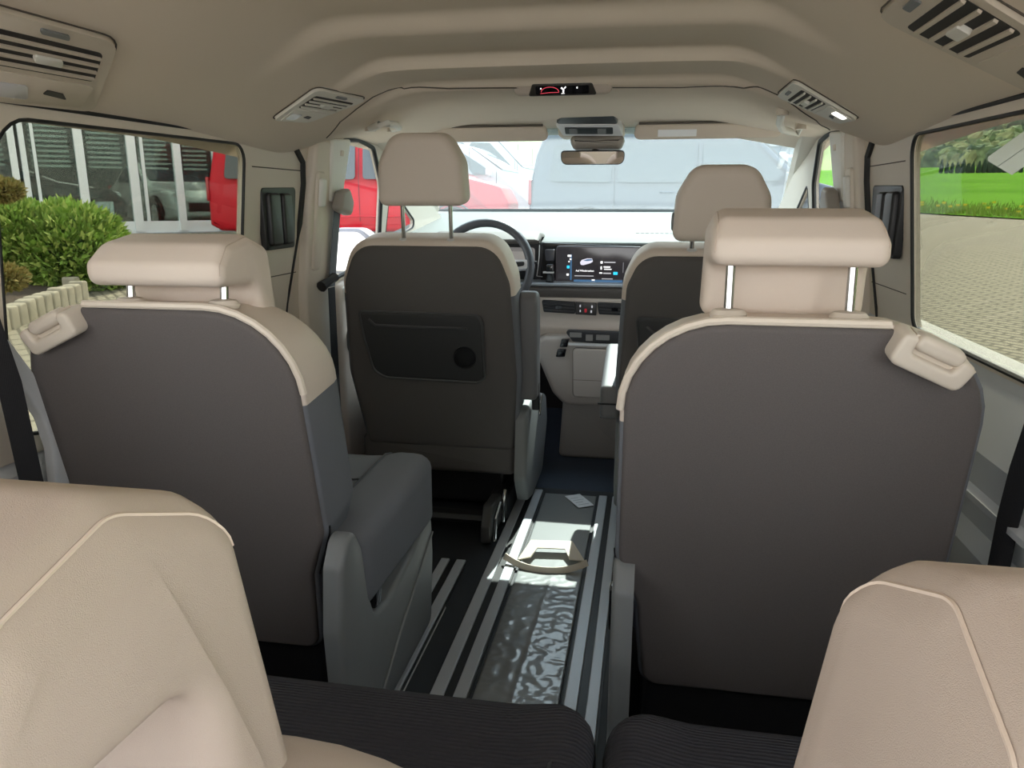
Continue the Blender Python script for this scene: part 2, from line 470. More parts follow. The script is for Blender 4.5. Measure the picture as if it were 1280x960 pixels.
# A pillars, front bulkhead, windscreen
for s, k in ((-1, 3), (1, 4)):
    g = MB()
    a, b = Vector((s * .735, 2.72, 1.215)), Vector((s * .875, 3.80, .965))
    P = [a.lerp(b, t / 8) for t in range(-1, 9)]
    g.tube(P, [.045] * 10, 8, flat=.75)
    tag(g.build('trim_%d' % k, TRIMB), 'beige windscreen pillar', None, None, 'structure')
g = MB(); g.box(-.86, .86, -.60, -.54, 0, .82); tag(g.build('wall_back', TRIMB), 'beige lower tailgate panel', None, None, 'structure')
g = MB(); g.box(-.85, .85, 3.60, 3.66, 0, .9); tag(g.build('wall_front', DASHD), 'dark bulkhead below the windscreen', None, None, 'structure')
g = MB(); vs = []; N = 16
for j in range(N + 1):
    t = j / N
    for i in range(N + 1):
        a = -1 + 2 * i / N
        vs.append((a * lerp(.74, .88, t), lerp(2.74, 3.92, t) - .06 * a * a * t, lerp(1.243, .962, t) + .03 * math.sin(PI * t) * .6))
vs += [Vector(q) + Vector((0, .001, .005)) for q in vs]
n2 = (N + 1) ** 2; fs = []
for j in range(N):
    for i in range(N):
        a = j * (N + 1) + i; fs += [(a, a + 1, a + N + 2, a + N + 1), (n2 + a, n2 + a + N + 1, n2 + a + N + 2, n2 + a + 1)]
g.add(vs, fs); tag(g.build('window_9', GLW), 'windscreen with a milky veil built into its glass', None, None, 'structure')
g = MB(); g.box(-.9, .9, 3.88, 3.96, .90, .964); tag(g.build('trim_5', mat('cowl grey', (.10, .11, .11), .6)), 'black cowl strip under the windscreen', None, None, 'structure')
# headliner seam, front joint
px = [(408, 172), (425, 152), (445, 136), (466, 121), (484, 113), (505, 110), (560, 109.5), (640, 109), (740, 109), (850, 109), (930, 109.5), (955, 110.5), (974, 119), (995, 133), (1020, 150), (1040, 166)]
g = MB(); P = [atceil(u, v, .0) for u, v in px]
PP = []
for a, b in zip(P, P[1:]):
    for t in range(6):
        q = a.lerp(b, t / 6); q.z = ceil_h(q.x, q.y) - .0002; PP.append(q)
g.tube(PP, .002, 5); tag(g.build('trim_6', GROOVE), 'dark seam across the headliner', None, None, 'structure')
# door cards in the front, arms visible past the driver seat
for s, k in ((-1, 1), (1, 2)):
    d = MB(); fn = lambda q: (s * (.80 - q.z), q.x, q.y)
    d.pillow(rpoly([(2.33, .08), (3.3, .08), (3.35, .83), (2.33, .735)], .03), -.01, .035, 0, .02, fn=fn)
    do = d.build('door_%d' % k, DASHB); tag(do, 'front door inner panel', None, None, 'structure')
    d = MB(); d.pillow(rpoly([(2.36, .50), (2.9, .50), (2.95, .60), (2.36, .585)], .03), .03, .10, 0, .03, fn=fn); d.build('armrest', ARMG, do)
    d = MB(); d.pillow(rpoly([(2.35, .68), (3.2, .74), (3.2, .80), (2.35, .725)], .012), .03, .05, 0, .012, fn=fn); d.build('sill_trim', TRIML, do)
# ================================================================== seats
def tilted(cx, y, z, k):
    a = math.atan(k)
    return frame((cx, y, z), (1, 0, 0), (0, -math.sin(a), math.cos(a)), (0, math.cos(a), math.sin(a)))
def headrest_hood(p, cx, yb, zt, zsock, hw, post, lo=.14, tp=.02, tq=2.2, name='headrest'):
    """hooked head restraint: pad in front, overhang to the back (y = yb is the back face, zt the top)"""
    prof = rpoly([(0, -.074), (.002, -.040), (.035, -.012), (.10, 0), (.155, -.022), (.172, -lo), (.112, -lo), (.102, -.080)],
                 [.0165, .0165, .03, .03, .03, .019, .019, .02], 6)
    def fn(q):                      # q = (along y, z, across)
        k = 1 + tp * max(0, min(1, -q.y / .14)) - tq * max(0, q.y + .034)
        return (cx + q.z * k * (1 - .35 * max(0, .0 - q.y - .09) * 0), yb + q.x, zt + q.y - (.016 * min(1, abs(q.z) / hw) ** 4 if tp > .1 else 0))
    h = MB(); h.pillow(prof, -hw, hw, .016, .016, fn=fn, n=5)
    ho = h.build(name, LEATHN if tp > .1 else LEATH, p, sharp=60)
    ring = inset(prof if area2(prof) > 0 else prof[::-1], .0047); near = lambda x, y: min(range(len(ring)), key=lambda i: (ring[i] - Vector((x, y))).length)
    k0 = near(.167, -.05); ring = [ring[(k0 + i) % len(ring)] for i in range(len(ring))]
    if near(.10, 0) > near(.01, -.07): ring = [ring[0]] + ring[:0:-1]
    k1 = near(.0, -.055)
    for sg in (-1, 1):             # sewn seams along the two cheeks
        s = MB(); s.tube([Vector(fn(Vector((q.x, q.y, sg * (hw - .0047))))) for q in ring[:k1 + 1]], .0009, 5)
        s.build('stitched_seam', mat('seam thread', (.60, .50, .42), .8), ho)
    for sg in (-1, 1):
        q = MB(); x = cx + sg * post
        q.tube([(x, yb + .062, zt - .07), (x, yb + .054, zsock - .03)], .0065, 12); q.build('post', CHROME, ho)
        q = MB(); q.lathe([(.0, .0), (.021, .0), (.023, .006), (.018, .012), (.009, .014)], 20, Matrix.Translation((x, yb + .056, zsock - .004)) @ Matrix.Diagonal((1.15, .8, 1, 1)))
        q.build('post_collar', TRIMB, ho)
    return ho

def second_seat(cx, s, hcx, hz, hy, label, y0=1.02, dz=0, cush_top=.418, cw=.27, third=False, hlabel=None):
    """single seat; s = +1 / -1: side on which its window lies"""
    p = empty('passenger_seat', (cx, y0 + .3, 0), label, 'seat', 'rear passenger seats')
    M = tilted(cx, y0 + .13, .2 + dz, .2)
    out = rpoly([(-.19, 0), (-.205, .17), (-.237, .26), (-.235, .655), (.235, .655), (.237, .26), (.205, .17), (.19, 0)],
                [.03, .04, .05, .135, .135, .05, .04, .03], 8)
    if not third:
        b = MB(); b.pillow(inset(out[::-1] if area2(out) < 0 else out, .002), -.004, .02, .008, 0, M, b0=.006); b.build('back_shell', SHELL, p, sharp=60)
    b = MB(); big = inset(out if area2(out) > 0 else out[::-1], -.004)
    def dish(q):
        t = q.z
        if t > .05: t -= .045 * smooth(.17, .08, abs(q.x)) * smooth(.02, .1, q.y) * smooth(.66, .5, q.y)
        return (q.x, q.y - .24 * max(0, t) * smooth(.40, .64, q.y), t)
    b.pillow(densify(big, .02), .004, .165, .006, .05, M, fn=dish)
    o = b.build('backrest', [LEATHN if third else LEATH, FABG], p, sharp=60)
    Mi = M.inverted()
    for f in o.data.polygons:
        c = Mi @ (Vector(f.center) + p.location)
        if (c.y < .492 or c.x * s > .21) and not third: f.material_index = 1
    b = MB(); half = [q for q in big]
    i0 = min(range(len(half)), key=lambda i: (half[i] - Vector((-.24, .43))).length)
    i1 = min(range(len(half)), key=lambda i: (half[i] - Vector((.24, .43))).length)
    seq = [half[(i1 + k) % len(half)] for k in range((i0 - i1) % len(half) + 1)]
    if not third:
        b.tube([M @ Vector((q.x, q.y, .003)) for q in seq if q.x * s < .12], .006, 8); b.build('piping', PIPE, p)
        sq2 = [q for q in big if q.y < .48 and q.y > .1]
        for sg in (-1, 1):
            L = sorted([q for q in sq2 if q.x * sg > 0], key=lambda q: q.y)
            b = MB(); b.tube([M @ Vector((q.x + sg * .0005, q.y, .012)) for q in L], .0022, 5)
            b.build('side_seam', BLACK, p)
    # cushion with separate wings
    Mc = frame((cx, 0, 0), (1, 0, 0), (0, 1, 0), (0, 0, 1))
    yF = y0 + (.60 if not third else .565)
    xa, xb = (-cw + .01, cw - .01)
    if not third: xa, xb = (-.215, cw - .01) if s < 0 else (-.215, .232)
    b = MB(); top = cush_top
    cfn = lambda q: (q.x, q.y, q.z + (.012 if q.z > top - .05 else 0) * smooth(.15, .22, abs(q.x)) + .012 * smooth(yF - .3, yF - .05, q.y) * (q.z > top - .06) - .02 * smooth(yF - .06, yF, q.y) * (q.z > top - .06))
    b.pillow(densify(rpoly([(xa, y0 + .13), (xb, y0 + .13), (xb + .01, yF), (xa - .01, yF)], [.04, .04, .085, .085], 8), .03), top - .135, top, .02, .030, Mc, b1=.004, fn=cfn)
    zc = lambda x, y: top + .0025 + .012 * smooth(.15, .22, abs(x)) + .012 * smooth(yF - .3, yF - .05, y) - .02 * smooth(yF - .06, yF, y) + .004 * (1 - min(1, (x / .25) ** 2))
    co = b.build('seat_cushion', RIB if third else FABG, p, sharp=60)
    if not third:
        for sg in (-1, 1): b = MB(); b.tube([(cx + sg * lerp(.165, .185, k / 12), lerp(y0 + .17, yF - .03, k / 12), zc(sg * lerp(.165, .185, k / 12), lerp(y0 + .17, yF - .03, k / 12))) for k in range(13)], .0025, 5); b.build('cushion_seam', BLACK, co)
        b = MB(); b.tube([(cx + x / 100, y0 + .40, zc(x / 100, y0 + .40)) for x in range(-17, 18)], .0025, 5)
        b.build('cushion_seam', BLACK, co)
    else:
        for sg in (-1, 1): b = MB(); b.tube([(cx + sg * .20, y0 + .18, top + .013), (cx + sg * .205, y0 + .40, top + .022), (cx + sg * .205, yF - .05, top + .008), (cx + sg * .205, yF - .006, top - .06)], .003, 5); b.build('cushion_seam', BLACK, co)
    b = MB(); b.box(cx - .19, cx + .19, y0 + .15, yF - .1, .05, top - .12); b.box(cx - .22, cx + .22, y0 + .12, yF - .05, .0, .06)
    b.build('seat_base', BLACK, p, bevel=.012)
    # plastic side covers with the buckle recess
    sp = rpoly([(.03, .30), (.045, .41), (.075, .452), (.11, .452), (.138, .41), (.155, .315), (.185, .252), (.262, .235), (.42, .262), (.548, .312), (.568, .27), (.572, .19), (.545, .02), (.05, .02)],
               [.06, .03, .03, .03, .04, .03, .025, .06, .08, .02, .03, .04, .03, .03], 5)
    for sg in (-1, 1):
        x = cx + (sg * (cw - .034) if third else (xb - (.035 if s < 0 else .002) if sg > 0 else xa + .002))
        Ms = frame((x, y0, 0), (0, 1, 0), (0, 0, 1), (sg, 0, 0))
        b = MB(); b.pillow(sp, -.004, .03, 0, .012, Ms); cv = b.build('side_cover', GREYP, p, sharp=50)
        b = MB(); b.tube([Ms @ Vector((.12, .03, .0315)), Ms @ Vector((.3, .13, .0315)), Ms @ Vector((.56, .245, .0315))], .003, 5); b.build('cover_ridge', mat('light cover ridge', (.26, .27, .27), .45), cv)
    x = cx - s * (cw - .03)
    b = MB(); Mb = frame((x, y0 + .215, .30), (0, 1, -.1), (0, .1, 1), (-s, 0, 0)); b.pillow(rect(-.018, .018, -.05, .035, .008), -.012, .012, .005, .005, Mb)
    b.build('belt_buckle', GLOSSB, p)
    # head restraint
    if third: headrest_hood(p, hcx, hy, hz, .70, .112, .075, .22, .22, 3.6)
    else: headrest_hood(p, hcx, hy, hz, .845, .111, .08, .158)
    # release handle on the outer shoulder
    if not third:
        Mh = frame(M @ Vector((s * .148, .622, -.012)), Vector((M.col[0][:3])) * 1 + Vector(M.col[1][:3]) * (-.46 * s), Vector(M.col[1][:3]) + Vector(M.col[0][:3]) * (.46 * s), -Vector(M.col[2][:3]))
        u = rpoly([(-.050, -.023), (.048, -.023), (.052, .015), (.030, .019), (.028, -.002), (-.030, -.002), (-.032, .022), (-.052, .020)], [.012, .012, .010, .007, .006, .006, .007, .010], 4)
        b = MB(); b.pillow(u, -.02, .022, .0, .006, Mh); ho = b.build('release_handle', TRIMB, p, sharp=50)
        b = MB(); b.pillow(rect(-.032, .034, .004, .026, .010), -.010, .019, .006, .008, Mh); b.build('lever', TRIMB, ho, sharp=50)
        b = MB(); b.box(-.034, .032, -.012, .022, -.018, .009, Mh); b.build('recess', TRIMB, ho)
    return p

second_seat(-.533, -1, -.497, .952, 1.0, 'beige and grey seat with low head restraint beside the left window', cw=.295)
second_seat(.43, 1, .415, .992, 1.03, 'beige and grey seat in the middle row with raised head restraint on long chrome posts')
second_seat(-.055, 1, -.074, .903, .135, 'beige topped nearest seat behind the middle aisle, dark ribbed cushion', .165, -.105, .468, .247, True)
second_seat(.442, 1, .416, .897, .135, 'beige topped nearest seat by the right wall, dark ribbed cushion', .165, -.105, .468, .247, True)

second_seat(-.542, -1, -.542, .897, .135, 'beige topped nearest seat by the left wall, mostly below the picture edge', .165, -.105, .468, .225, True)

def front_seat(cx, s, hz, label, ztop):
    """s = +1 when the aisle lies towards +x"""
    p = empty('front_seat', (cx, 2.5, 0), label, 'seat', 'front seats')
    M = tilted(cx, 2.15 + .15 * .65, .2, .15)
    vt = (ztop - .2) / .989
    outer = rpoly([(-.245, .02), (-.285, .28), (-.272, .58), (-.225, vt), (.215, vt), (.258, .58), (.272, .28), (.255, .02)] if s > 0 else
                  [(-.255, .02), (-.272, .28), (-.258, .58), (-.215, vt), (.225, vt), (.272, .58), (.285, .28), (.245, .02)], [.03, .2, .12, .09, .09, .12, .2, .03], 7)
    if area2(outer) < 0: outer = outer[::-1]
    b = MB(); pan = [Vector((q.x, q.y - .007 * smooth(.5, .66, q.y))) for q in inset(outer, .012)]
    b.pillow(pan, -.012, .03, .014, 0, M, b0=.012); b.build('back_shell', FSHELL, p, sharp=60)
    b = MB(); b.pillow(densify(outer, .025), .0, .16, .022, .055, M); o = b.build('backrest', [LEATH, FABG], p, sharp=60)
    Mi = M.inverted()
    for f in o.data.polygons:
        if (Mi @ (Vector(f.center) + p.location)).y < .54: f.material_index = 1
    b = MB(); sh = s
    pk = [(-.215, .49), (.155, .485), (.165, .46), (.168, .29), (.145, .272), (-.15, .277), (-.185, .30), (-.205, .40)]
    pk = rpoly(pk, [.012, .02, .02, .015, .015, .05, .04, .05], 5)
    b.pillow(pk, -.034, -.016, .008, 0, M); po = b.build('back_pocket', FPOCK, p, sharp=50)
    b = MB(); b.tube([M @ Vector((q.x, q.y, -.032)) for q in pk], .004, 6, True); b.build('pocket_rim', mat('pocket rim', (.06, .062, .066), .4), po)
    b = MB(); b.tube([M @ Vector(q) for q in ((-.185, .465, -.034), (-.165, .447, -.036), (0, .444, -.036), (.12, .444, -.036))], .0045, 6); b.build('pocket_crease', mat('pocket rim', (.06, .062, .066), .4), po)
    b = MB(); b.lathe([(.036, 0), (.036, .003), (.031, .003), (.030, -.004)], 24, M @ Matrix.Translation((.108, .352, -.034)) @ Matrix.Rotation(PI, 4, 'X')); b.build('cup_recess', BLACK, po)
    # lower skirt and cushion
    b = MB(); b.pillow(rect(cx - .26, cx + .25, .145, .262, .02), 2.235, 2.30, .02, 0, frame((0, 0, 0), (1, 0, 0), (0, 0, 1), (0, 1, 0))); b.build('lower_skirt', FSHELL, p, sharp=60)
    b = MB(); b.pillow(densify(rpoly([(cx - .25, 2.30), (cx + .25, 2.30), (cx + .26, 2.775), (cx - .26, 2.775)], [.04, .04, .08, .08], 6), .05), .25, .41, .02, .045, b1=.005); b.build('seat_cushion', FABG, p, sharp=60)
    b = MB(); b.box(cx - .20, cx + .20, 2.30, 2.78, .02, .26); b.box(cx - .23, cx - .17, 2.2, 2.8, .0, .09); b.box(cx + .17, cx + .23, 2.2, 2.8, .0, .09); b.build('seat_base', BLACK, p, bevel=.01)
    # side cover and buckle on the aisle side
    Ms = frame((cx + s * (.262 if s > 0 else .238), 0, 0), (0, 1, 0), (0, 0, 1), (s, 0, 0))
    b = MB(); b.pillow(rpoly([(2.20, .15), (2.235, .36), (2.42, .385), (2.68, .31), (2.72, .2), (2.60, .035), (2.36, .03), (2.27, .05)], [.03, .04, .06, .05, .05, .06, .03, .04], 5), -.01, .028, 0, .014, Ms)
    b.build('side_cover', GREYP, p, sharp=50)
    b = MB(); b.pillow(rect(-.014, .014, -.05, .045, .007), -.012, .012, .005, .005, frame((cx + s * .305, 2.30, .40), (0, 1, .25), (0, -.25, 1), (s, 0, 0))); bo = b.build('belt_buckle', BLACK, p)
    b = MB(); b.pillow(rect(-.010, .010, -.04, .03, .005), .0, .004, 0, .002, frame((cx + s * .315, 2.335, .365), (0, 1, -.6), (0, .6, 1), (s, 0, .3))); b.build('buckle_stalk', CHROME, bo)
    # armrest
    b = MB()
    if s > 0:
        prof = rpoly([(2.245, .395), (2.33, .395), (2.315, .735), (2.235, .735)], [.015, .02, .04, .035], 6)
    else:
        prof = rpoly([(2.215, .355), (2.225, .455), (2.56, .535), (2.585, .46), (2.38, .40), (2.32, .345)], [.02, .018, .03, .03, .06, .03], 6)
    b.pillow(prof, cx + s * .278 - .030 + s * .008, cx + s * .278 + .030 + s * .008, .014, .014, frame((0, 0, 0), (0, 1, 0), (0, 0, 1), (1, 0, 0))); ao = b.build('armrest', ARMG, p, sharp=60)
    if s < 0:
        b = MB(); b.box(cx - .322, cx - .244, 2.2125, 2.217, .402, .407); b.build('armrest_seam', BLACK, ao)
    # head restraint
    hy = 2.10
    H = rpoly([(-.128, 0), (-.122, .12), (-.078, .198), (.078, .198), (.122, .12), (.128, 0)], [.025, .07, .055, .055, .07, .025], 7)
    b = MB(); Mh = tilted(cx, hy, hz, .08)
    b.pillow(densify(H, .02), .0, .105, .024, .025, Mh, n=5); ho = b.build('headrest', LEATH, p, sharp=60)
    for sg in (-1, 1):
        b = MB(); b.tube([(cx + sg * .072, hy + .06, hz + .03), (cx + sg * .072, hy + .07, ztop - .06)], .0062, 12); b.build('post', CHROME, ho)
        b = MB(); b.lathe([(.0, 0), (.017, 0), (.018, .004), (.012, .008)], 18, Matrix.Translation((cx + sg * .072, hy + .068, ztop - .006))); b.build('post_collar', SILV, ho)
    if s < 0:
        b = MB(); b.tube([Mh @ Vector((-.127 + .002 * math.cos(t), .05 + .022 * math.sin(t), .052 + .010 * math.cos(t))) for t in [2 * PI * k / 16 for k in range(16)]], .003, 6, True); b.build('side_clip', GREYP, ho)
    return p
front_seat(-.417, 1, .986, 'driver seat with raised armrest and charcoal back pocket', .893)
front_seat(.412, -1, .893, 'front passenger seat with lowered armrest and low head restraint', .872)
# ================================================================== floor fittings
def rail(name, x0, x1, x2, x3, y0, y1, label):
    r = empty(name, ((x0 + x3) / 2, (y0 + y1) / 2, 0), label, 'rail', 'floor rails')
    b = MB(); b.box(x0 - .004, x3 + .004, y0, y1, 0, .004); b.build('slot', BLACK, r)
    for a, c in ((x0, x1), (x2, x3)):
        b = MB(); b.pillow([(a, 0), (c, 0), (c, .009), (a, .009)], y0, y1, 0, 0, frame((0, 0, 0), (1, 0, 0), (0, 0, 1), (0, 1, 0))); b.build('strip', ALU, r, bevel=.002)
    return r
rail('floor_rail', -.187, -.158, -.138, -.110, .62, 2.482, 'double aluminium floor rail along the left edge of the aisle')
rail('floor_rail', .090, .118, .136, .161, .62, 2.462, 'double aluminium floor rail along the right edge of the aisle')
rail('floor_rail', -.325, -.300, -.280, -.253, 1.30, 1.91, 'short aluminium rail emerging beside the left seat base')
rail('floor_rail', .555, .583, .603, .63, .62, 2.40, 'aluminium floor rail under the right hand seats')
b = MB(); b.box(-.2465, -.2445, .9, 1.66, 0, .004); tag(b.build('trim_7', SILV), 'thin pale floor joint', None, None, 'structure')
# protective film on the aisle
film = mat('clear crumpled film', (.22, .235, .24), .36, spec=1.0, coat=.6)
from mathutils.noise import noise as FN
b = MB(); nx, ny = 40, 260; vs = []
for j in range(ny + 1):
    y = 1.0 + 1.46 * j / ny
    for i in range(nx + 1):
        x = -.098 + .178 * i / nx
        q = Vector((x, y, 0)); f = smooth(2.0, 1.75, y)
        wr = (.0016 * (1 - abs(FN(Vector((x * 26 + 3, y * 34, 1.0))))) ** 3 * f + .0011 * FN(Vector((x * 60, y * 90, 4.0))) * f * smooth(.0, .03, abs(x + .03)) + .0012 * math.exp(-((x + .012 - .03 * (y - 1.5)) / .005) ** 2) * f)
        vs.append((x, y, .005 + wr))
b.add(vs, [(j * (nx + 1) + i, j * (nx + 1) + i + 1, (j + 1) * (nx + 1) + i + 1, (j + 1) * (nx + 1) + i) for j in range(ny) for i in range(nx)])
o = b.build('protective_film', film); tag(o, 'glossy crumpled protective film lying along the aisle', 'film')
md = o.modifiers.new('thick', 'SOLIDIFY'); md.thickness = .0006
# cream packing strip
b = MB(); P = []
for k in range(15):
    t = k / 14; x = lerp(-.142, .092, t); P.append((x, 1.915 - .035 * math.sin(PI * t) * (1 if t < .9 else 1), .012 + .016 * (abs(2 * t - 1) ** 3)))
b.strap(P, (0, .25, 1), .018, .004); b.strap([(-.09, 1.94, .012), (-.07, 2.0, .03), (.03, 2.01, .03), (.06, 1.955, .012)], (0, 1, .1), .05, .003)
tag(b.build('packing_strip', CREAM), 'curled cream packing strip on the sunlit aisle floor', 'packing strip')
c = atz(724, 626, .008)
b = MB(); b.pillow([(-.036, -.036), (.036, -.036), (.036, .036), (-.036, .036)], 0, .001, 0, 0, Matrix.Translation(c) @ Matrix.Rotation(.55, 4, 'Z') @ Matrix.Diagonal((.8, 1.5, 1, 1)))
o = b.build('paper_slip', WHITE); tag(o, 'small white printed paper slip on the aisle floor', 'paper')
b = MB()
for k in range(4): b.box(-.02, .02 - .012 * (k % 2), -.035 + k * .02, -.033 + k * .02, .001, .0014, Matrix.Translation(c) @ Matrix.Rotation(.55, 4, 'Z'))
b.build('print_lines', mat('grey print', (.4, .42, .45), .8), o)
# rail lock by the driver seat
rl = empty('seat_rail_lock', (-.21, 2.10, 0), 'black rail foot with metal lever behind the driver seat', 'rail lock')
b = MB(); b.pillow(rpoly([(2.02, .004), (2.2, .004), (2.2, .10), (2.06, .115), (2.02, .06)], .015), -.235, -.205, .005, .005, frame((0, 0, 0), (0, 1, 0), (0, 0, 1), (1, 0, 0))); b.build('foot', mat('dark foot plastic', (.05, .05, .052), .5), rl)
b = MB(); b.tube([(-.196, 2.03, .015), (-.196, 2.05, .075), (-.194, 2.12, .10)], .007, 8); b.tube([(-.19, 2.14, .03), (-.19, 2.155, .09), (-.19, 2.18, .12)], .006, 8); b.build('lever', CHROME, rl)
b = MB(); b.tube([(-.55, 2.12, .05), (-.22, 2.12, .05)], .03, 8, flat=.6); b.build('cross_bar', BLACK, rl)
# third row belts
for s, sd_, pts in ((-1, 'left', [(-18, 395), (12, 480), (30, 560), (48, 640), (66, 720)]), (1, 'right', [(1300, 520), (1276, 590), (1260, 650), (1246, 720), (1232, 800)])):
    b = MB(); yy = .74
    P = [atx(u, v, s * .752) for i, (u, v) in enumerate(pts)]
    bb = empty('rear_seat_belt', tuple(P[2]), 'black belt webbing running down beside the %s wall' % sd_, 'seat belt', 'rear seat belts')
    b.strap(P, (s * -.5, 1, 0), .034, .002); b.build('webbing', BELT, bb)
# rear corner trims by the third row
for s, sd_, k in ((-1, 'left', 8), (1, 'right', 9)):
    b = MB(); b.pillow(rpoly([(.55, .0), (.94, .0), (.93, .4), (.84, .62), (.62, .66), (.55, .66)], [.01, .03, .2, .1, .03, .01], 5), -.01, .075, 0, .03, fn=lambda q: (s * (.785 - q.z), q.x, q.y))
    tag(b.build('trim_%d' % k, mat('taupe trim', (.30, .27, .25), .6)), 'taupe rear corner trim', None, None, 'structure')
# curved sill trim across the left window corner
P = [atx(u, v, -.775) for u, v in ((0, 424), (50, 490), (66, 540), (88, 605), (60, 605), (55, 560), (42, 522), (25, 497), (0, 470))]
b = MB(); b.pillow(rpoly([(p.y, p.z) for p in P], [.0, .05, .05, 0, 0, .05, .05, .03, 0], 4), -.775, -.757, 0, .006, frame((0, 0, 0), (0, 1, 0), (0, 0, 1), (1, 0, 0)))
tag(b.build('trim_10', mat('grey beige lower trim', (.44, .43, .42)), sharp=50), 'curved grey trim crossing the left window corner', None, None, 'structure')

# ================================================================== roof fittings
def vent_unit(A, B, C, D, label, lit, nsl=4, pm=None):
    """A inner-near, B inner-far, C outer-near, D outer-far; local a runs inner->outer, b near->far, h downwards into the cabin"""
    pm = pm or mat('pale vent panel', (.74, .71, .64), .5)
    n = (C - A).cross(B - A).normalized()
    if n.z > 0: n = -n
    ctr = (A + B + C + D) / 4
    p = empty('roof_vent', tuple(ctr), label, 'roof vent', 'roof vent and lamp panels')
    def fn(q): return lerp(lerp(A, C, q.x), lerp(B, D, q.x), q.y) + n * q.z
    b = MB(); b.pillow(densify(rpoly([(0, 0), (1, 0), (1, 1), (0, 1)], [.12, .1, .1, .12], 4), .1), -.004, .008, 0, .003, fn=fn)
    b.build('panel', pm, p)
    b = MB(); b.pillow(rpoly([(.16, .10), (.54, .10), (.54, .90), (.16, .90)], .04), .007, .0088, 0, 0, fn=fn); vo = b.build('vent_opening', mat('dark vent recess', (.03, .027, .024), .7), p)
    for k in range(nsl):
        a = .22 + .27 * k / (nsl - 1)
        b = MB(); b.pillow([(a - .012, .11), (a + .012, .11), (a + .012, .89), (a - .012, .89)], .0088, .0125, 0, 0, fn=fn); b.build('louvre', pm, vo)
    b = MB(); b.pillow(rpoly([(.31, .40), (.39, .40), (.39, .60), (.31, .60)], .02), .009, .016, 0, .003, fn=fn); b.build('slider', TRIML, vo)
    b = MB(); b.pillow(rpoly([(.05, .42), (.10, .42), (.10, .62), (.05, .62)], .015), .007, .011, 0, .002, fn=fn); b.build('thumb_wheel', GREYP, p)
    b = MB(); b.pillow(rpoly([(.60, .08), (.97, .14), (.95, .86), (.60, .92)], .04), .007, .0095, 0, .001, fn=fn); lo = b.build('lamp_cover', pm, p)
    b = MB(); b.pillow(rpoly([(.72, .15), (.90, .18), (.90, .42), (.72, .40)], .03), .009, .0108, 0, .0005, fn=fn)
    b.build('lamp_lens', mat('lit lamp lens', (.9, .9, .9), .3, emit=(1, .97, .9), estr=1.6) if lit else mat('lamp lens', (.62, .62, .66), .2), lo)
    b = MB(); b.pillow(rpoly([(.74, .55), (.80, .52), (.84, .72), (.76, .68)], .01), .009, .0105, 0, 0, fn=fn); b.build('lamp_switch', BLACK, lo)
    b = MB(); b.tube([Vector(fn(Vector((q.x, q.y, .001)))) for q in rpoly([(-.012, -.015), (1.012, -.015), (1.012, 1.015), (-.012, 1.015)], [.12, .1, .1, .12], 4)], .0014, 5, True); b.build('panel_gap', GROOVE, p)
def cc(u, v): return atceil(u, v, .003)
vent_unit(cc(395, 108), cc(458, 122), cc(340, 147), cc(384, 150), 'beige roof vent and unlit lamp panel above the left front pillar', False)
vent_unit(cc(994, 98), cc(972, 117), cc(1074, 146), cc(1051, 151), 'pale roof vent with lit lamp above the right front pillar', True)
def H3(x, y): return Vector((x, y, ceil_h(x, y) - .003))
B_ = cc(1099, 16); D_ = H3(.745, 1.22)
vent_unit(H3(B_.x - .005, B_.y - .23), B_, H3(.75, 1.05), D_, 'large roof vent panel at the top right corner, over the right window', False, 4, mat('beige vent panel', (.62, .55, .46), .6))
B_ = cc(146, 48); D_ = H3(-.73, 1.22)
vent_unit(H3(B_.x - .005, B_.y - .25), B_, H3(-.745, .98), D_, 'large roof vent panel at the top left corner, over the left window', False, 4, mat('beige vent panel', (.62, .55, .46), .6))

# climate display on the headliner ridge
p = empty('climate_display', (-.005, 2.0, 1.27), 'small black climate display in a beige roof housing', 'display')
zt = ceil_h(0, 1.95)
M = frame((-.005, 1.985, 1.288), (1, 0, 0), (0, .62, -1), None)
M = frame((-.005, 1.975, 1.290), (1, 0, 0), (0, .5, -1), (0, -1, -.5))
b = MB(); b.pillow(rpoly([(-.13, .035), (.13, .035), (.115, -.012), (-.115, -.012)], [.022, .022, .02, .02], 5), -.05, .008, 0, .010, M); b.build('housing', mat('beige housing', (.50, .43, .37), .7), p, sharp=50)
b = MB(); b.pillow(rpoly([(-.086, .033), (.086, .033), (.074, .002), (-.074, .002)], [.004, .004, .006, .006], 3), .006, .011, 0, .003, M); so = b.build('bezel', mat('brown black bezel', (.03, .026, .022), .4), p)
b = MB(); b.pillow(rect(-.066, .066, .008, .028, .003), .010, .0118, 0, 0, M); b.build('screen', GLOSSB, so)
b = MB(); R = [(-.03 + .022 * math.cos(t), .022 - .012 * math.sin(t), .0125) for t in [PI * k / 10 for k in range(11)]]
b.tube([M @ Vector(q) for q in R], .0007, 5); b.tube([M @ Vector((x, .0235 + .002 * (x < -.03), .0125)) for x in (-.054, -.03, -.008)], .0007, 5); b.build('red_scale', mat('red glow', (.6, .05, .08), .5, emit=(.9, .10, .14), estr=.45), so)
b = MB(); b.strap([M @ Vector(q) for q in ((-.002, .012, .0125), (.004, .017, .0125), (.003, .024, .0125))], M.col[0][:3], .004, .0006)
b.strap([M @ Vector(q) for q in ((.006, .014, .0125), (.010, .010, .0125))], M.col[1][:3], .003, .0006)
b.box(.036, .039, .011, .015, .0118, .0125, M); b.box(-.054, -.051, .012, .015, .0118, .0125, M); b.box(-.002, .006, .026, .0272, .0118, .0125, M); b.build('seat_symbol', mat('white glow', (.8, .8, .8), .5, emit=(1, 1, 1), estr=.8), so)

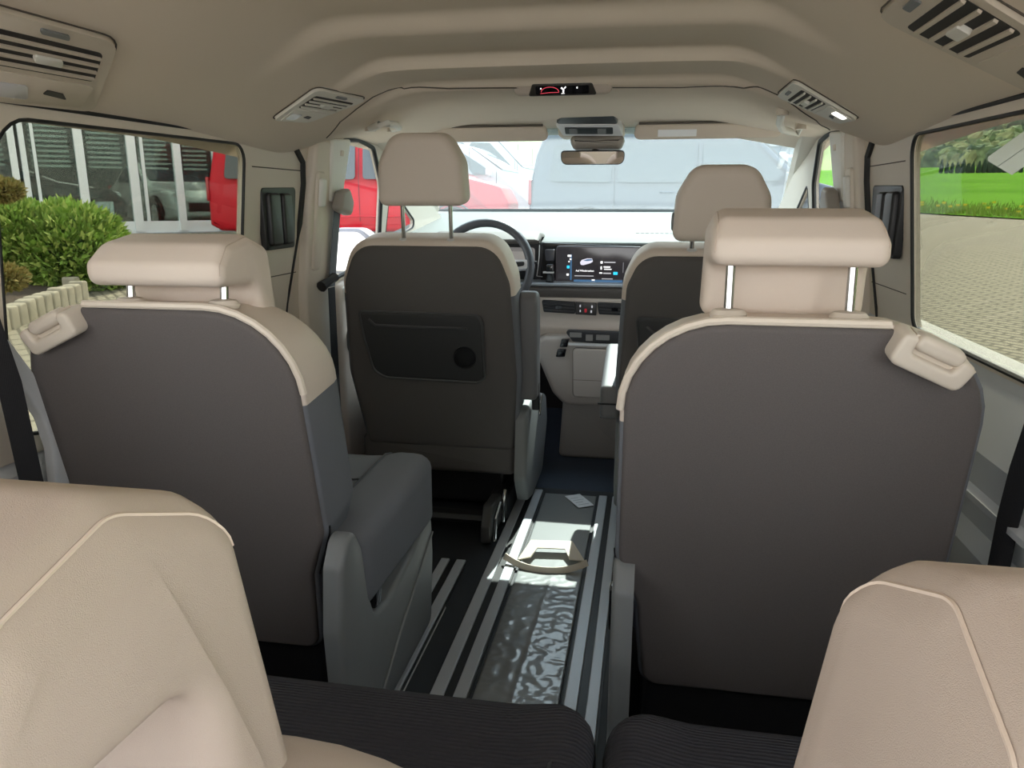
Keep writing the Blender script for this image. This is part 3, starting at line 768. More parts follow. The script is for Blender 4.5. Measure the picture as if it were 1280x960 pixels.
# overhead console
p = empty('overhead_console', (.012, 2.6, 1.24), 'overhead console with dark cover and silver switch strip above the mirror', 'console')
A1 = [aty(706, 139, 2.52), aty(765, 139, 2.52), aty(773, 154, 2.60), aty(694, 154, 2.60)]
A2 = [aty(694, 154.5, 2.60), aty(773, 154.5, 2.60), aty(779, 169, 2.66), aty(704, 169, 2.66)]
def quadslab(b, Q, th, r=.012, M_=None):
    n = (Q[1] - Q[0]).cross(Q[3] - Q[0]).normalized()
    if n.y > 0: n = -n
    u = (Q[1] - Q[0]).normalized(); v = n.cross(u); o = Q[0]
    Mq = frame(o, u, v, n); Mi = Mq.inverted()
    pts = [(Mi @ q) for q in Q]
    b.pillow(rpoly([(q.x, q.y) for q in pts], r, 4), -.03, th, 0, .004, Mq); return Mq, pts
b = MB(); quadslab(b, A1, .004, .01); b.build('dark_cover', mat('charcoal cover', (.03, .033, .037), .35), p)
b = MB(); Mq, pts = quadslab(b, A2, .004, .006); b.build('switch_panel', SILV, p)
x0, x1 = pts[0].x, pts[1].x; y0 = min(q.y for q in pts); y1 = max(q.y for q in pts)
yc = (y0 + y1) / 2; hh = abs(y1 - y0)
b = MB(); b.pillow(rect(x0 + .03, x1 - .018, yc - hh * .28, yc + hh * .28, .004), .003, .006, 0, .001, Mq); b.build('switch_strip', mat('dark switch strip', (.05, .06, .065), .3), p)
for a in (.18, .78):
    b = MB(); b.pillow(rect(lerp(x0 + .03, x1 - .02, a) - .014, lerp(x0 + .03, x1 - .02, a) + .014, yc - hh * .2, yc + hh * .2, .003), .005, .0085, 0, .002, Mq); b.build('switch', GREYP, p)
b = MB(); b.box(-.10, .125, 2.69, 2.82, 1.215, 1.26); b.build('console_body', TRIMB, p, bevel=.015)

# rear view mirror with sensor cover
p = empty('rear_view_mirror', (.025, 2.66, 1.15), 'frameless rear view mirror hanging below the overhead console', 'mirror')
M = frame((.024, 2.665, 1.144), (1, .10, 0), (0, .12, 1), None); M = frame((.024, 2.655, 1.143), (1, .06, 0), (.0, -.115, 1))
b = MB(); sh = rpoly([(-.106, -.022), (.106, -.022), (.108, .024), (-.108, .024)], [.022, .022, .012, .012], 5)
b.pillow(sh, -.035, .0, .012, .003, M); b.build('mirror_case', BLACK, p, sharp=50)
b = MB(); b.pillow(inset(sh if area2(sh) > 0 else sh[::-1], .003), -.001, .002, 0, 0, M); b.build('mirror_glass', mat('mirror silver', (.9, .9, .88), .02, 1), p)
b = MB(); Mf = frame((.03, 2.70, 1.20), (1, 0, 0), (0, 0, 1), (0, -1, 0))
b.pillow(rpoly([(-.075, -.028), (.085, -.028), (.105, .02), (-.095, .02)], [.02, .02, .02, .02], 5), -.06, .02, .01, .02, Mf); b.build('sensor_cover', mat('taupe plastic', (.30, .27, .24), .5), p, sharp=50)
b = MB(); b.tube([(.03, 2.69, 1.16), (.03, 2.73, 1.19)], .012, 10); b.build('mirror_stem', BLACK, p)
# sun visors
for s, x0, x1, lab in ((-1, -.625, -.125, 'folded beige sun visor above the driver'), (1, .155, .630, 'folded beige sun visor with white label above the front passenger')):
    p = empty('sun_visor', ((x0 + x1) / 2, 2.66, 1.235), lab, 'sun visor', 'sun visors')
    M = frame(((x0 + x1) / 2, 2.665, 1.228), (1, 0, 0), (0, -.55, 1), None); hw = (x1 - x0) / 2
    b = MB(); b.pillow(rpoly([(-hw, -.028), (hw, -.028), (hw - (.012 if s < 0 else 0), .026), (-hw + (.012 if s > 0 else 0), .026)], .02, 5), -.012, .010, .008, .008, M); v = b.build('visor_flap', mat('visor fabric', (.60, .52, .44), .9, spec=.1), p, sharp=60)
    b = MB(); b.tube([M @ Vector((-hw + .02, .029, .006)), M @ Vector((hw - .02, .029, .006))], .004, 8); b.build('visor_rod', GROOVE, p)
    if s > 0:
        b = MB(); b.box(-.155, -.030, -.016, .008, .0095, .0108, M); b.build('white_label', WHITE, v)
# grab handles
for pts, lab, in (([(463, 160), (467, 152), (474, 146), (484, 144), (494, 147), (498, 153), (490, 161)], 'beige grab handle above the driver door'), ([(978, 139), (975, 146), (979, 152), (989, 155), (997, 160), (1001, 157)], 'beige grab handle above the front passenger door')):
    P = [atceil(u, v, .004) for u, v in pts]; k = len(P)
    P = [q + Vector((0, 0, -.022 * math.sin(PI * i / (k - 1)) ** .5)) for i, q in enumerate(P)]
    p = empty('grab_handle', tuple(P[k // 2]), lab, 'grab handle', 'grab handles')
    b = MB(); b.tube(P, .010, 10); b.build('grip', TRIML, p)
    b = MB()
    for q in (P[0], P[-1]): b.lathe([(.016, -.004), (.016, .018), (.010, .022)], 14, Matrix.Translation(q + Vector((0, 0, -.006))))
    b.build('mount', TRIMB, p)

# ================================================================== dashboard
D = empty('dashboard', (0, 3.1, 0), 'beige and black dashboard with touchscreen below the windscreen', 'dashboard')
YZ = frame((0, 0, 0), (0, 1, 0), (0, 0, 1), (1, 0, 0))
b = MB(); b.pillow(rpoly([(2.965, .845), (3.05, .862), (3.4, .90), (3.92, .955), (3.92, .80), (2.98, .80)], [.012, .1, .1, 0, 0, .01], 5), -.86, .86, 0, 0, YZ); b.build('dash_top', DASHT, D)
b = MB(); b.pillow(rpoly([(2.90, .855), (2.98, .886), (3.08, .88), (3.12, .84), (2.92, .84)], [.008, .03, .02, .01, .008], 5), -.62, -.19, .02, .02, YZ); b.build('cluster_hood', mat('dark hood', (.10, .09, .08), .6), D, sharp=50)
b = MB()
for k in range(9): x = .17 + k * .0195; b.box(x, x + .014, 3.16, 3.172, .868, .8715 + .004)
b.build('defroster_slots', BLACK, D)
b = MB(); b.pillow(rpoly([(-.19, .665), (.62, .66), (.66, .82), (-.19, .845)], .015), 2.955, 3.0, .004, 0, frame((0, 0, 0), (1, 0, 0), (0, 0, 1), (0, 1, 0))); b.build('gloss_panel', mat('gloss dark brown', (.02, .018, .018), .15), D)
XZ = frame((0, 0, 0), (1, 0, 0), (0, 0, 1), (0, 1, 0))
b = MB(); b.pillow(rpoly([(-.60, .67), (-.19, .67), (-.19, .845), (-.60, .845)], .01), 2.965, 3.0, 0, 0, XZ); b.build('cluster_back', BLACK, D)
b = MB(); b.pillow(rect(-.53, -.215, .735, .825, .012), 2.945, 2.966, .004, 0, XZ); ic = b.build('instrument_cluster', mat('cluster glass', (.08, .075, .072), .15, emit=(.35, .33, .32), estr=.25), D)
b = MB(); b.pillow(rect(-.36, -.235, .752, .81, .006), 2.9435, 2.946, 0, 0, XZ); b.build('cluster_sheen', mat('cluster sheen', (.3, .27, .25), .3, emit=(.6, .55, .52), estr=.15), ic)  # pale glow stands in for the reflection on the cluster screen
# touchscreen
ts = MB(); ts.pillow(rect(-.128, .215, .672, .834, .012), 2.925, 2.955, .004, 0, XZ); scn = ts.build('touchscreen', mat('screen glass', (.012, .012, .016), .12, emit=(.09, .08, .085), estr=.18), D)
def spot(name, u0, u1, v0, v1, m, y=2.9235, parent=scn, r=.0015):
    a = aty(u0, v1, y); c = aty(u1, v0, y)
    q = MB(); q.pillow(rect(a.x, c.x, a.z, c.z, min(r, abs(c.x - a.x) * .4, abs(c.z - a.z) * .4), 3), y, y + .002, 0, 0, XZ); return q.build(name, m, parent)
UIW = mat('screen white', (.1, .1, .1), .4, emit=(1, 1, 1), estr=.85)
UIG = mat('screen grey', (.1, .1, .1), .4, emit=(.5, .5, .53), estr=.6)
UIB = mat('screen cyan', (.02, .1, .15), .4, emit=(.02, .55, .9), estr=.9)
UID = mat('screen deep blue', (.01, .02, .04), .3, emit=(.05, .16, .32), estr=.5)
spot('blue_sidebar', 712.5, 715, 318, 350, UID); spot('blue_footer', 717, 778, 350.5, 354, UID)
for nm, q, m in (('status_icon', (709.5, 714.5, 318.5, 321), UIW), ('status_icon', (712, 714.5, 323, 325), UIW), ('status_icon', (710.5, 712, 326, 328), UIW), ('menu_icon', (708.5, 712, 332, 335.5), UIB), ('menu_icon', (708, 711, 342, 344.5), UIW),
                 ('list_icon', (750.5, 753.5, 326.5, 329.5), UIW), ('list_icon', (750.5, 752.5, 333, 337), UIW), ('list_icon', (749, 753, 340.5, 342), UIW), ('toggle_button', (766.5, 772, 340, 343.5), UIB), ('scroll_bar', (778.6, 779.4, 328, 341), UIG), ('clock', (739.5, 743.5, 349.3, 351), UIW), ('list_line', (755, 769.5, 327.3, 328.6), UIG), ('list_line', (754.5, 763, 333, 334.5), UIW), ('list_line', (755, 764.5, 336, 337.2), UIW), ('list_line', (754, 763.8, 341, 342.4), UIG), ('list_line', (752, 766, 348.3, 349), UIG), ('divider', (718, 742, 344.6, 345.2), UIG)):
    spot(nm, *q, m)
a = aty(731, 339.5, 2.9225)
text('farewell_text', 'Auf Wiedersehen', .0098, frame(a, (1, 0, 0), (0, 0, 1), (0, -1, 0)), UIW, scn)
q = MB(); c = [aty(u, v, 2.9225) for u, v in ((725, 328), (727, 325), (734, 323), (740, 323.2), (741, 327), (738, 329), (729, 331.5), (726, 331))]
q.pillow([(k.x, k.z) for k in c], 2.9225, 2.9245, 0, 0, XZ); vi = q.build('van_picture', mat('screen lilac', (.1, .1, .1), .4, emit=(.75, .73, .85), estr=.7), scn)
q = MB(); c = [aty(u, v, 2.9215) for u, v in ((729, 325.8), (734, 324), (740, 324), (740, 325.6), (734, 326.3))]; q.pillow([(k.x, k.z) for k in c], 2.9215, 2.923, 0, 0, XZ); q.build('picture_window', UID, vi)
# satin ledge and lower bands
b = MB(); b.pillow(rpoly([(2.86, .686), (2.87, .697), (2.965, .70), (2.965, .675)], [.004, .006, 0, 0], 3), -.62, .70, 0, 0, YZ); b.build('satin_ledge', mat('satin ledge', (.30, .31, .33), .3, .3), D)
b = MB(); b.pillow(rpoly([(2.87, .684), (2.90, .637), (2.97, .637), (2.97, .684)], [.012, .012, 0, 0], 4), -.70, .74, 0, 0, YZ); b.build('brown_band', mat('dark brown band', (.12, .105, .095), .5), D)
b = MB(); b.pillow(rpoly([(2.895, .640), (2.905, .55), (2.89, .52), (2.92, .45), (3.0, .36), (3.1, .36), (3.1, .640)], [.01, .03, .03, .06, .05, 0, 0], 5), -.82, .82, 0, 0, YZ); b.build('lower_dash', DASHB, D)
def vent(u0, u1, v0, v1, skew, y=2.885):
    A = [aty(u0, v0, y), aty(u1, v0 + skew, y), aty(u1, v1 + skew, y), aty(u0 + (u1 - u0) * .06, v1, y)]
    q = MB(); q.pillow(rpoly([(k.x, k.z) for k in A], .006, 4), y, y + .03, .002, 0, XZ); vo = q.build('air_vent', BLACK, D)
    for f in (.3, .55, .8):
        q = MB(); c0 = A[0].lerp(A[3], f); c1 = A[1].lerp(A[2], f); q.tube([c0.lerp(c1, .04) + Vector((0, -.002, 0)), c0.lerp(c1, .96) + Vector((0, -.002, 0))], .003, 6); q.build('louvre', mat('vent louvre', (.05, .05, .055), .35), vo)
    q = MB(); c0 = (A[0] + A[1] + A[2] + A[3]) / 4; q.box(c0.x - .012, c0.x + .012, y - .007, y, c0.z - .006, c0.z + .006); q.build('vent_tab', GLOSSB, vo)
vent(677, 719, 375, 390, 2.5); vent(746, 790, 378, 393, 2)
q = MB(); A = [aty(719.5, 377.5, 2.886), aty(745.5, 379, 2.886), aty(745, 394.5, 2.886), aty(719.5, 393, 2.886)]; q.pillow([(k.x, k.z) for k in A], 2.886, 2.91, .002, 0, XZ); bp_ = q.build('button_block', mat('button block', (.03, .026, .024), .35), D)
spot('hazard_button', 730.5, 733.5, 386, 390.5, mat('red button', (.5, .02, .03), .4, emit=(.8, .03, .06), estr=.1), 2.884, bp_)
for q in ((724.5, 726, 381, 384), (739, 741, 382, 385), (724.5, 726, 387.5, 390), (738, 740, 388, 391)): spot('button_mark', *q, UIG, 2.884, bp_)
# centre console
b = MB(); cfn = lambda q: (q.x, q.y, q.z)
body = rpoly([(-.205, .475), (-.155, .50), (.30, .50), (.33, .47), (.30, .33), (.22, .235), (-.075, .235), (-.12, .28)], [.03, .03, .03, .03, .08, .05, .05, .06], 6)
b.pillow(densify(body, .03), 2.80, 3.02, .018, 0, XZ); co = b.build('centre_console', mat('console plastic', (.45, .40, .36), .55, bump=.06, bscale=1200), D, sharp=50)
b = MB(); b.pillow(rpoly([(-.10, 0), (.21, 0), (.235, .25), (-.085, .25)], .02), 2.86, 3.02, .02, 0, XZ); b.build('console_foot', mat('console foot', (.36, .33, .30), .6), D)
A = [aty(705, 413, 2.79), aty(790, 416, 2.79), aty(790, 432, 2.79), aty(716, 427, 2.79)]
b = MB(); b.pillow(rpoly([(k.x, k.z) for k in A], .008, 4), 2.79, 2.82, .002, 0, XZ); st = b.build('storage_slot', BLACK, co)
for u0, u1, v0, v1 in ((712, 727, 416, 421.5), (732, 741, 418.5, 426), (745, 762, 419, 425)): spot('slot_tray', u0, u1, v0, v1, mat('tray grey', (.22, .21, .20), .4), 2.788, st)
for (u0, u1, v0, v1) in ((701, 711, 424, 434), (696, 708, 436.5, 446)):
    A = [aty(u0 + 1, v0, 2.788), aty(u1, v0, 2.788), aty(u1 - 2, v1, 2.788), aty(u0 - 1.5, v1, 2.788)]
    b = MB(); b.pillow(rpoly([(k.x, k.z) for k in A], .003, 3), 2.786, 2.82, .002, 0, XZ); b.build('black_button', GLOSSB, co)
A = [aty(716, 435, 2.79), aty(800, 439, 2.79), aty(800, 500, 2.79), aty(716, 496, 2.79)]
b = MB(); b.pillow(rpoly([(k.x, k.z) for k in A], .014, 4), 2.786, 2.82, .006, 0, XZ); bd = b.build('bin_door', mat('console plastic', (.45, .40, .36)), co, sharp=50)
b = MB(); b.tube([(k.x, 2.797, k.y) for k in rpoly([(k.x, k.z) for k in A], .014, 4)], .002, 5, True); b.build('bin_gap', GROOVE, bd)
b = MB(); z_ = aty(740, 476, 2.785).z; b.box(A[0].x + .005, A[1].x - .005, 2.7855, 2.789, z_, z_ + .0015); b.build('bin_crease', GROOVE, bd)
z_ = aty(740, 430.5, 2.79).z; b = MB(); b.box(-.06, .2, 2.787, 2.80, z_ - .006, z_ + .004); b.build('silver_strip', SILV, co)
# phone cradle on the ledge
p = empty('phone_cradle', (-.185, 2.93, .70), 'black phone cradle with thin cable left of the touchscreen', 'phone holder')
A = [aty(684, 330, 2.91), aty(692, 330, 2.91), aty(693, 353, 2.91), aty(683, 352, 2.91)]
b = MB(); b.pillow(rpoly([(k.x, k.z) for k in A], .004, 3), 2.885, 2.925, .004, 0, XZ); b.build('cradle', GLOSSB, p)
A = [aty(681, 312, 2.93), aty(694, 312, 2.93), aty(693, 326, 2.93), aty(682, 326, 2.93)]
b = MB(); b.pillow(rpoly([(k.x, k.z) for k in A], .004, 3), 2.93, 2.95, .002, 0, XZ); b.build('back_plate', mat('graphite', (.05, .05, .06), .3), p)
b = MB(); b.box(A[0].x, A[1].x, 2.882, 2.9, aty(690, 341, 2.91).z, aty(690, 339, 2.91).z); b.build('clamp', SILV, p)
P = [aty(u, v, 2.94) for u, v in ((674.5, 306), (674, 320), (672.5, 335), (671, 345), (678, 346))]
b = MB(); b.tube(P, .0016, 6); b.build('cable', SILV, p)
# steering wheel
p = empty('steering_wheel', (-.392, 2.83, .755), 'dark leather steering wheel with silver spokes in front of the driver', 'steering wheel')
M = frame((-.392, 2.82, .752), (1, 0, 0), (0, .36, 1), None)
b = MB(); b.tube([M @ Vector((.180 * math.cos(t), .180 * math.sin(t), 0)) for t in [2 * PI * k / 48 for k in range(48)]], .0165, 12, True); b.build('rim', STEER, p, sharp=80)
b = MB(); b.pillow(rpoly([(-.075, -.05), (.075, -.05), (.085, .04), (-.085, .04)], .03, 5), -.02, .025, .01, .015, M); b.build('hub', STEER, p, sharp=60)
for sg in (-1, 1):
    b = MB(); b.pillow(rpoly([(sg * .07, -.018), (sg * .172, .0), (sg * .174, .034), (sg * .07, .032)], .008, 4), -.006, .014, .004, .004, M); so = b.build('spoke', mat('silver spoke', (.75, .75, .77), .3, .4), p)
    b = MB(); b.pillow(rpoly([(sg * .09, -.003), (sg * .158, .010), (sg * .16, .026), (sg * .09, .022)], .006, 4), .012, .017, 0, .002, M); b.build('spoke_buttons', BLACK, so)
b = MB(); b.pillow(rpoly([(-.03, -.165), (.03, -.165), (.035, -.05), (-.035, -.05)], .01, 4), -.008, .012, .004, .004, M); b.build('lower_spoke', STEER, p)
b = MB(); b.tube([M @ Vector((.028 * math.cos(t), .028 * math.sin(t), .027)) for t in [2 * PI * k / 28 for k in range(28)]], .0022, 6, True)
for pl in (((-.011, .025), (0, .004), (.011, .025)), ((-.024, .012), (-.011, -.024), (0, -.001), (.011, -.024), (.024, .012))): b.tube([M @ Vector((x, y, .027)) for x, y in pl], .0018, 6)
b.build('emblem', CHROME, p)
b = MB(); b.tube([(-.392, 2.83, .755), (-.392, 3.0, .69)], .035, 12); b.build('column', BLACK, p)
for sg in (-1, 1):
    b = MB(); b.tube([(-.392 + sg * .04, 2.87, .76), (-.392 + sg * .2, 2.86, .775)], [.009, .006], 8); b.build('stalk', BLACK, p)
# ================================================================== outside
def gz(x, y): return -.55 + .055 * y + .03 * max(0, -x - 2)
def paving(name, col, col2, scale, rot):
    m = bpy.data.materials.new(name); m.use_nodes = True; t = m.node_tree; b = t.nodes['Principled BSDF']; b.inputs['Roughness'].default_value = .85
    tx = t.nodes.new('ShaderNodeTexCoord'); mp = t.nodes.new('ShaderNodeMapping'); mp.inputs['Rotation'].default_value = (0, 0, rot); mp.inputs['Scale'].default_value = (scale,) * 3
    br = t.nodes.new('ShaderNodeTexBrick'); br.inputs['Color1'].default_value = (*col, 1); br.inputs['Color2'].default_value = (*[c * .88 for c in col], 1); br.inputs['Mortar'].default_value = (*col2, 1)
    br.inputs['Scale'].default_value = 1; br.inputs['Mortar Size'].default_value = .04; br.inputs['Brick Width'].default_value = .5; br.inputs['Row Height'].default_value = .25
    t.links.new(tx.outputs['Object'], mp.inputs[0]); t.links.new(mp.outputs[0], br.inputs[0]); t.links.new(br.outputs[0], b.inputs['Base Color'])
    return m
PAVE = paving('block paving', (.29, .265, .21), (.12, .11, .085), 2.4, .75)
b = MB(); n = 60; vs = [(-45 + 90 * i / n, -20 + 90 * j / n) for j in range(n + 1) for i in range(n + 1)]
b.add([(x, y, gz(x, y)) for x, y in vs], [(j * (n + 1) + i, j * (n + 1) + i + 1, (j + 1) * (n + 1) + i + 1, (j + 1) * (n + 1) + i) for j in range(n) for i in range(n)])
tag(b.build('ground', PAVE), 'pale block paving around the van', None, None, 'structure')
# field and hillside on the right
GRASSM = bpy.data.materials.new('meadow'); GRASSM.use_nodes = True
t = GRASSM.node_tree; bs = t.nodes['Principled BSDF']; bs.inputs['Roughness'].default_value = 1; bs.inputs['Specular IOR Level'].default_value = .05
tx = t.nodes.new('ShaderNodeTexCoord'); n1 = t.nodes.new('ShaderNodeTexNoise'); n1.inputs['Scale'].default_value = .25; n1.inputs['Detail'].default_value = 8
r1 = t.nodes.new('ShaderNodeValToRGB'); r1.color_ramp.elements[0].position = .35; r1.color_ramp.elements[1].position = .65
r1.color_ramp.elements[0].color = (.075, .22, .010, 1); r1.color_ramp.elements[1].color = (.11, .28, .020, 1)
t.links.new(tx.outputs['Object'], n1.inputs[0]); t.links.new(n1.outputs[0], r1.inputs[0]); t.links.new(r1.outputs[0], bs.inputs['Base Color'])
P0, P1 = Vector((7.54, 22.16)), Vector((9.10, 20.37)); dr = (P1 - P0).normalized(); nr = Vector((-dr.y, dr.x))
if nr.x < 0: nr = -nr
b = MB(); vs = []; K = 30
for j in range(K + 1):
    for i in range(K + 1):
        q = P0 + dr * (-40 + 90 * i / K) + nr * (95 * j / K); vs.append((q.x, q.y, gz(q.x, q.y) + .03))
b.add(vs, [(j * (K + 1) + i, j * (K + 1) + i + 1, (j + 1) * (K + 1) + i + 1, (j + 1) * (K + 1) + i) for j in range(K) for i in range(K)])
tag(b.build('field', GRASSM), 'bright green meadow', None, None, 'structure')
# rough verge of longer grass and dandelions at the paving edge
b = MB()
for k in range(9000):
    a, c = random.uniform(-7, 14), abs(random.gauss(0, 2.0)); q = P0 + dr * a + nr * c; z = gz(q.x, q.y) + .02; h = random.uniform(.06, .20) ; an = random.uniform(0, PI); w_ = .02
    mi = 1 if random.random() < .012 else 0
    if mi:
        b.box(q.x - .035, q.x + .035, q.y - .035, q.y + .035, z + h, z + h + .05, None, 1)
    else: b.add([(q.x - w_ * math.cos(an), q.y - w_ * math.sin(an), z), (q.x + w_ * math.cos(an), q.y + w_ * math.sin(an), z), (q.x + random.uniform(-.06, .06), q.y + random.uniform(-.06, .06), z + h)], [(0, 1, 2)], 0)
o = b.build('verge_grass', [mat('verge green', (.20, .30, .04), .9, var=.3, vscale=.8), mat('dandelion', (.75, .60, .03), .8)], smoothit=False); tag(o, 'rough yellow green verge grass with dandelions along the paving edge', 'grass', None, 'stuff')
# hill behind
b = MB(); vs = []; K = 60
def hz(x, y):
    q = Vector((x, y)) - P0; d = q.dot(nr)
    return gz(x, y) - .25 + smooth(80, 330, d) * 66 + smooth(88, 120, d) * (1.2 * math.sin(x * .09) + .8 * math.sin(y * .11 + 1)) + smooth(84, 140, d) * 4
for j in range(K + 1):
    for i in range(K + 1):
        q = P0 + dr * (-330 + 530 * i / K) + nr * (84 + 300 * j / K); vs.append((q.x, q.y, hz(q.x, q.y) - 1.0 * (j == 0)))
b.add(vs, [(j * (K + 1) + i, j * (K + 1) + i + 1, (j + 1) * (K + 1) + i + 1, (j + 1) * (K + 1) + i) for j in range(K) for i in range(K)])
tag(b.build('hill', mat('hill meadow', (.24, .32, .12), 1, var=.25, vscale=.04)), 'pale green hillside', None, None, 'structure')
bm0 = bmesh.new(); bmesh.ops.create_icosphere(bm0, subdivisions=2, radius=1); ICO = ([v.co.copy() for v in bm0.verts], [tuple(v.index for v in f.verts) for f in bm0.faces]); bm0.free()
from mathutils import noise as mnoise
b = MB(); rnd = random.Random(3)
for k in range(4200):
    a, c = rnd.uniform(-125, -5), 84 + 75 * rnd.random() ** 1.4; qq = P0 + dr * a + nr * c
    if not .27 < (qq.x - .22) / qq.y < .62: continue
    if math.sin(a * .13 + c * .035) + .6 * math.sin(c * .12 - a * .09) < -.75: continue
    q = P0 + dr * a + nr * c; r = rnd.uniform(.7, 1.7) * (.7 + c / 300); z = hz(q.x, q.y) + r * .5; mi = rnd.choice((0, 0, 1, 2)); sd0 = rnd.uniform(0, 90)
    b.add([(q.x + v.x * r * (1 + .6 * mnoise.noise(v * 3.1 + Vector((sd0, 0, 0)))), q.y + v.y * r * (1 + .6 * mnoise.noise(v * 3.1 + Vector((sd0, 0, 0)))), z + v.z * r * 1.15 * (1 + .5 * mnoise.noise(v * 3 + Vector((sd0, 0, 0))))) for v in ICO[0]], ICO[1], mi)
o = b.build('woodland_trees', [mat('wood green', (.13, .19, .09), 1, var=.55, vscale=1.6), mat('wood olive', (.20, .24, .11), 1, var=.5, vscale=1.6), mat('wood blue green', (.08, .13, .08), 1, var=.5, vscale=1.6)]); tag(o, 'hazy woodland of round tree crowns covering the hillside', 'woodland', None, 'stuff')
# row of small dark conifers in the field
ORD = 'first second third fourth fifth sixth seventh eighth ninth tenth eleventh twelfth thirteenth fourteenth fifteenth sixteenth'.split()
for k in range(16):
    u = 1176 + k * 6.6 + rnd.uniform(-.4, .4); p = atz(u, 217.5, 3.15); r = rnd.uniform(.15, .20); h = rnd.uniform(.75, 1.15)
    b = MB(); prof = [(r * .5, -.1), (r, h * .15), (r * .95, h * .4), (r * .7, h * .7), (r * .3, h * .92), (.01, h)]
    v0 = len(b.v); b.lathe(prof, 9, Matrix.Translation((p.x, p.y, gz(p.x, p.y) + .03)))
    for q in b.v: q += Vector((rnd.uniform(-.05, .05), rnd.uniform(-.05, .05), rnd.uniform(-.05, .05)))
    tag(b.build('young_conifer', mat('conifer green', (.02, .045, .03), 1)), '%s small dark conifer from the left in the row beyond the meadow' % ORD[k], 'tree', 'row of young conifers')
# paper strip on the right hand window
PAPT = bpy.data.materials.new('thin white paper'); PAPT.use_nodes = True; t = PAPT.node_tree; t.nodes.clear()
o_ = t.nodes.new('ShaderNodeOutputMaterial'); m1 = t.nodes.new('ShaderNodeMixShader'); m1.inputs[0].default_value = .6
d1 = t.nodes.new('ShaderNodeBsdfDiffuse'); d1.inputs[0].default_value = (.85, .87, .9, 1); d2 = t.nodes.new('ShaderNodeBsdfTranslucent'); d2.inputs[0].default_value = (.95, .97, 1, 1)
t.links.new(d1.outputs[0], m1.inputs[1]); t.links.new(d2.outputs[0], m1.inputs[2]); t.links.new(m1.outputs[0], o_.inputs[0])
A = [atx(u, v, .762) for u, v in ((1222, 199), (1252, 219), (1300, 187), (1300, 146))]
b = MB(); sh = rpoly([(k.y, k.z) for k in A], [.004] * 4, 3)
def pf(q): return (xw(q.y) + .0150 - q.z, q.x, q.y)
b.add([pf(Vector((q.x, q.y, 0))) for q in sh], [tuple(range(len(sh)))]); o = b.build('paper_strip', PAPT); tag(o, 'white paper strip stuck slanting on the outside of the right hand window', 'paper')
c0, c1 = (A[0] + A[1]) / 2, (A[2] + A[3]) / 2
b = MB(); b.tube([pf(Vector((c0.y, c0.z, .0008))), pf(Vector((c1.y, c1.z, .0008)))], .0006, 4); b.build('printed_rule', mat('rule blue', (.2, .25, .35), .7), o)

# ---------------------------------------------------------------- showroom on the left
FP0, FP1 = Vector((-11.4, 10.95)), Vector((-7.2, 15.29)); fd = (FP1 - FP0).normalized(); fn_ = Vector((fd.y, -fd.x))
def fs_(u, v):
    a = ray(u, v); # intersect vertical facade plane
    t = (Vector((FP0.x - CAM.x, FP0.y - CAM.y)).dot(fn_)) / Vector((a.x, a.y)).dot(fn_); p = CAM + a * t
    return (Vector((p.x, p.y)) - FP0).dot(fd), p.z
Z0 = .30
Mf = frame((FP0.x, FP0.y, 0), (fd.x, fd.y, 0), (0, 0, 1), (fn_.x, fn_.y, 0))
SH = empty('showroom_building', (FP0.x, FP0.y, Z0), 'glass fronted showroom with white mullions beyond the left window', 'building')
WF = mat('white window frame', (.80, .85, .90), .4); DK = mat('dark showroom interior', (.16, .17, .17), .9)
def fbox(b, s0, s1, z0, z1, d0, d1, mi=0): b.box(s0, s1, z0, z1, d0, d1, Mf, mi)
sA, zT = -4.0, 3.6; sB = 6.3
zs = fs_(110, 283)[1]
b = MB(); fbox(b, sA, sB, -.5, Z0 + .12, -.25, .12); b.build('plinth', mat('grey blue plinth', (.30, .34, .38), .8), SH)
b = MB(); fbox(b, sA, sB, Z0 + .12, zs + .08, -.1, .03); b.build('sill_band', WF, SH)
b = MB(); fbox(b, sA, sB, zT - .5, zT + .4, -.2, .15); b.build('fascia', WF, SH)
b = MB(); fbox(b, sA, sB, 0, zT + .4, -6.2, -6.1); fbox(b, sA, sB, zT + .3, zT + .4, -6.2, 0); fbox(b, sA, sB, .2, Z0 + .1, -6.2, -.1); fbox(b, sA, sA + .1, 0, zT, -6.2, 0); fbox(b, sB - .1, sB, 0, zT, -6.2, 0); b.build('interior_shell', DK, SH)
mull = []
for u0, u1, v in ((-40, -28, 170), (8, 17, 170), (22, 29, 170), (90, 101, 165), (155, 166, 165), (213, 222, 168), (262, 272, 168)):
    s0, s1 = fs_(u0, v)[0], fs_(u1, v)[0]
    b = MB(); fbox(b, s0, s1, zs - .1, zT, -.08, .09); b.build('mullion', WF, SH); mull.append((s0, s1))
for u0, u1, v in ((37, 41, 165), (172, 176, 165)):
    s0, s1 = fs_(u0, v)[0], fs_(u1, v)[0]; b = MB(); fbox(b, s0, s1, zs + .06, zT, -.05, .04); b.build('thin_mullion', WF, SH)
GLS = glass('showroom glass', (.75, .82, .80), 0, 1)
ed = [sA] + [q for m in mull for q in m] + [sB]
for k in range(0, len(ed), 2):
    if ed[k + 1] - ed[k] < .1: continue
    b = MB(); fbox(b, ed[k], ed[k + 1], zs, zT, -.01, 0); b.build('window_pane', GLS, SH)
    b = MB(); zb = 1.60
    while zb < zT: fbox(b, ed[k] + .08, ed[k + 1] - .08, zb, zb + .035, -.16, -.10); zb += .085
    b.build('blind', mat('blind slat', (.62, .66, .64), .7), SH)
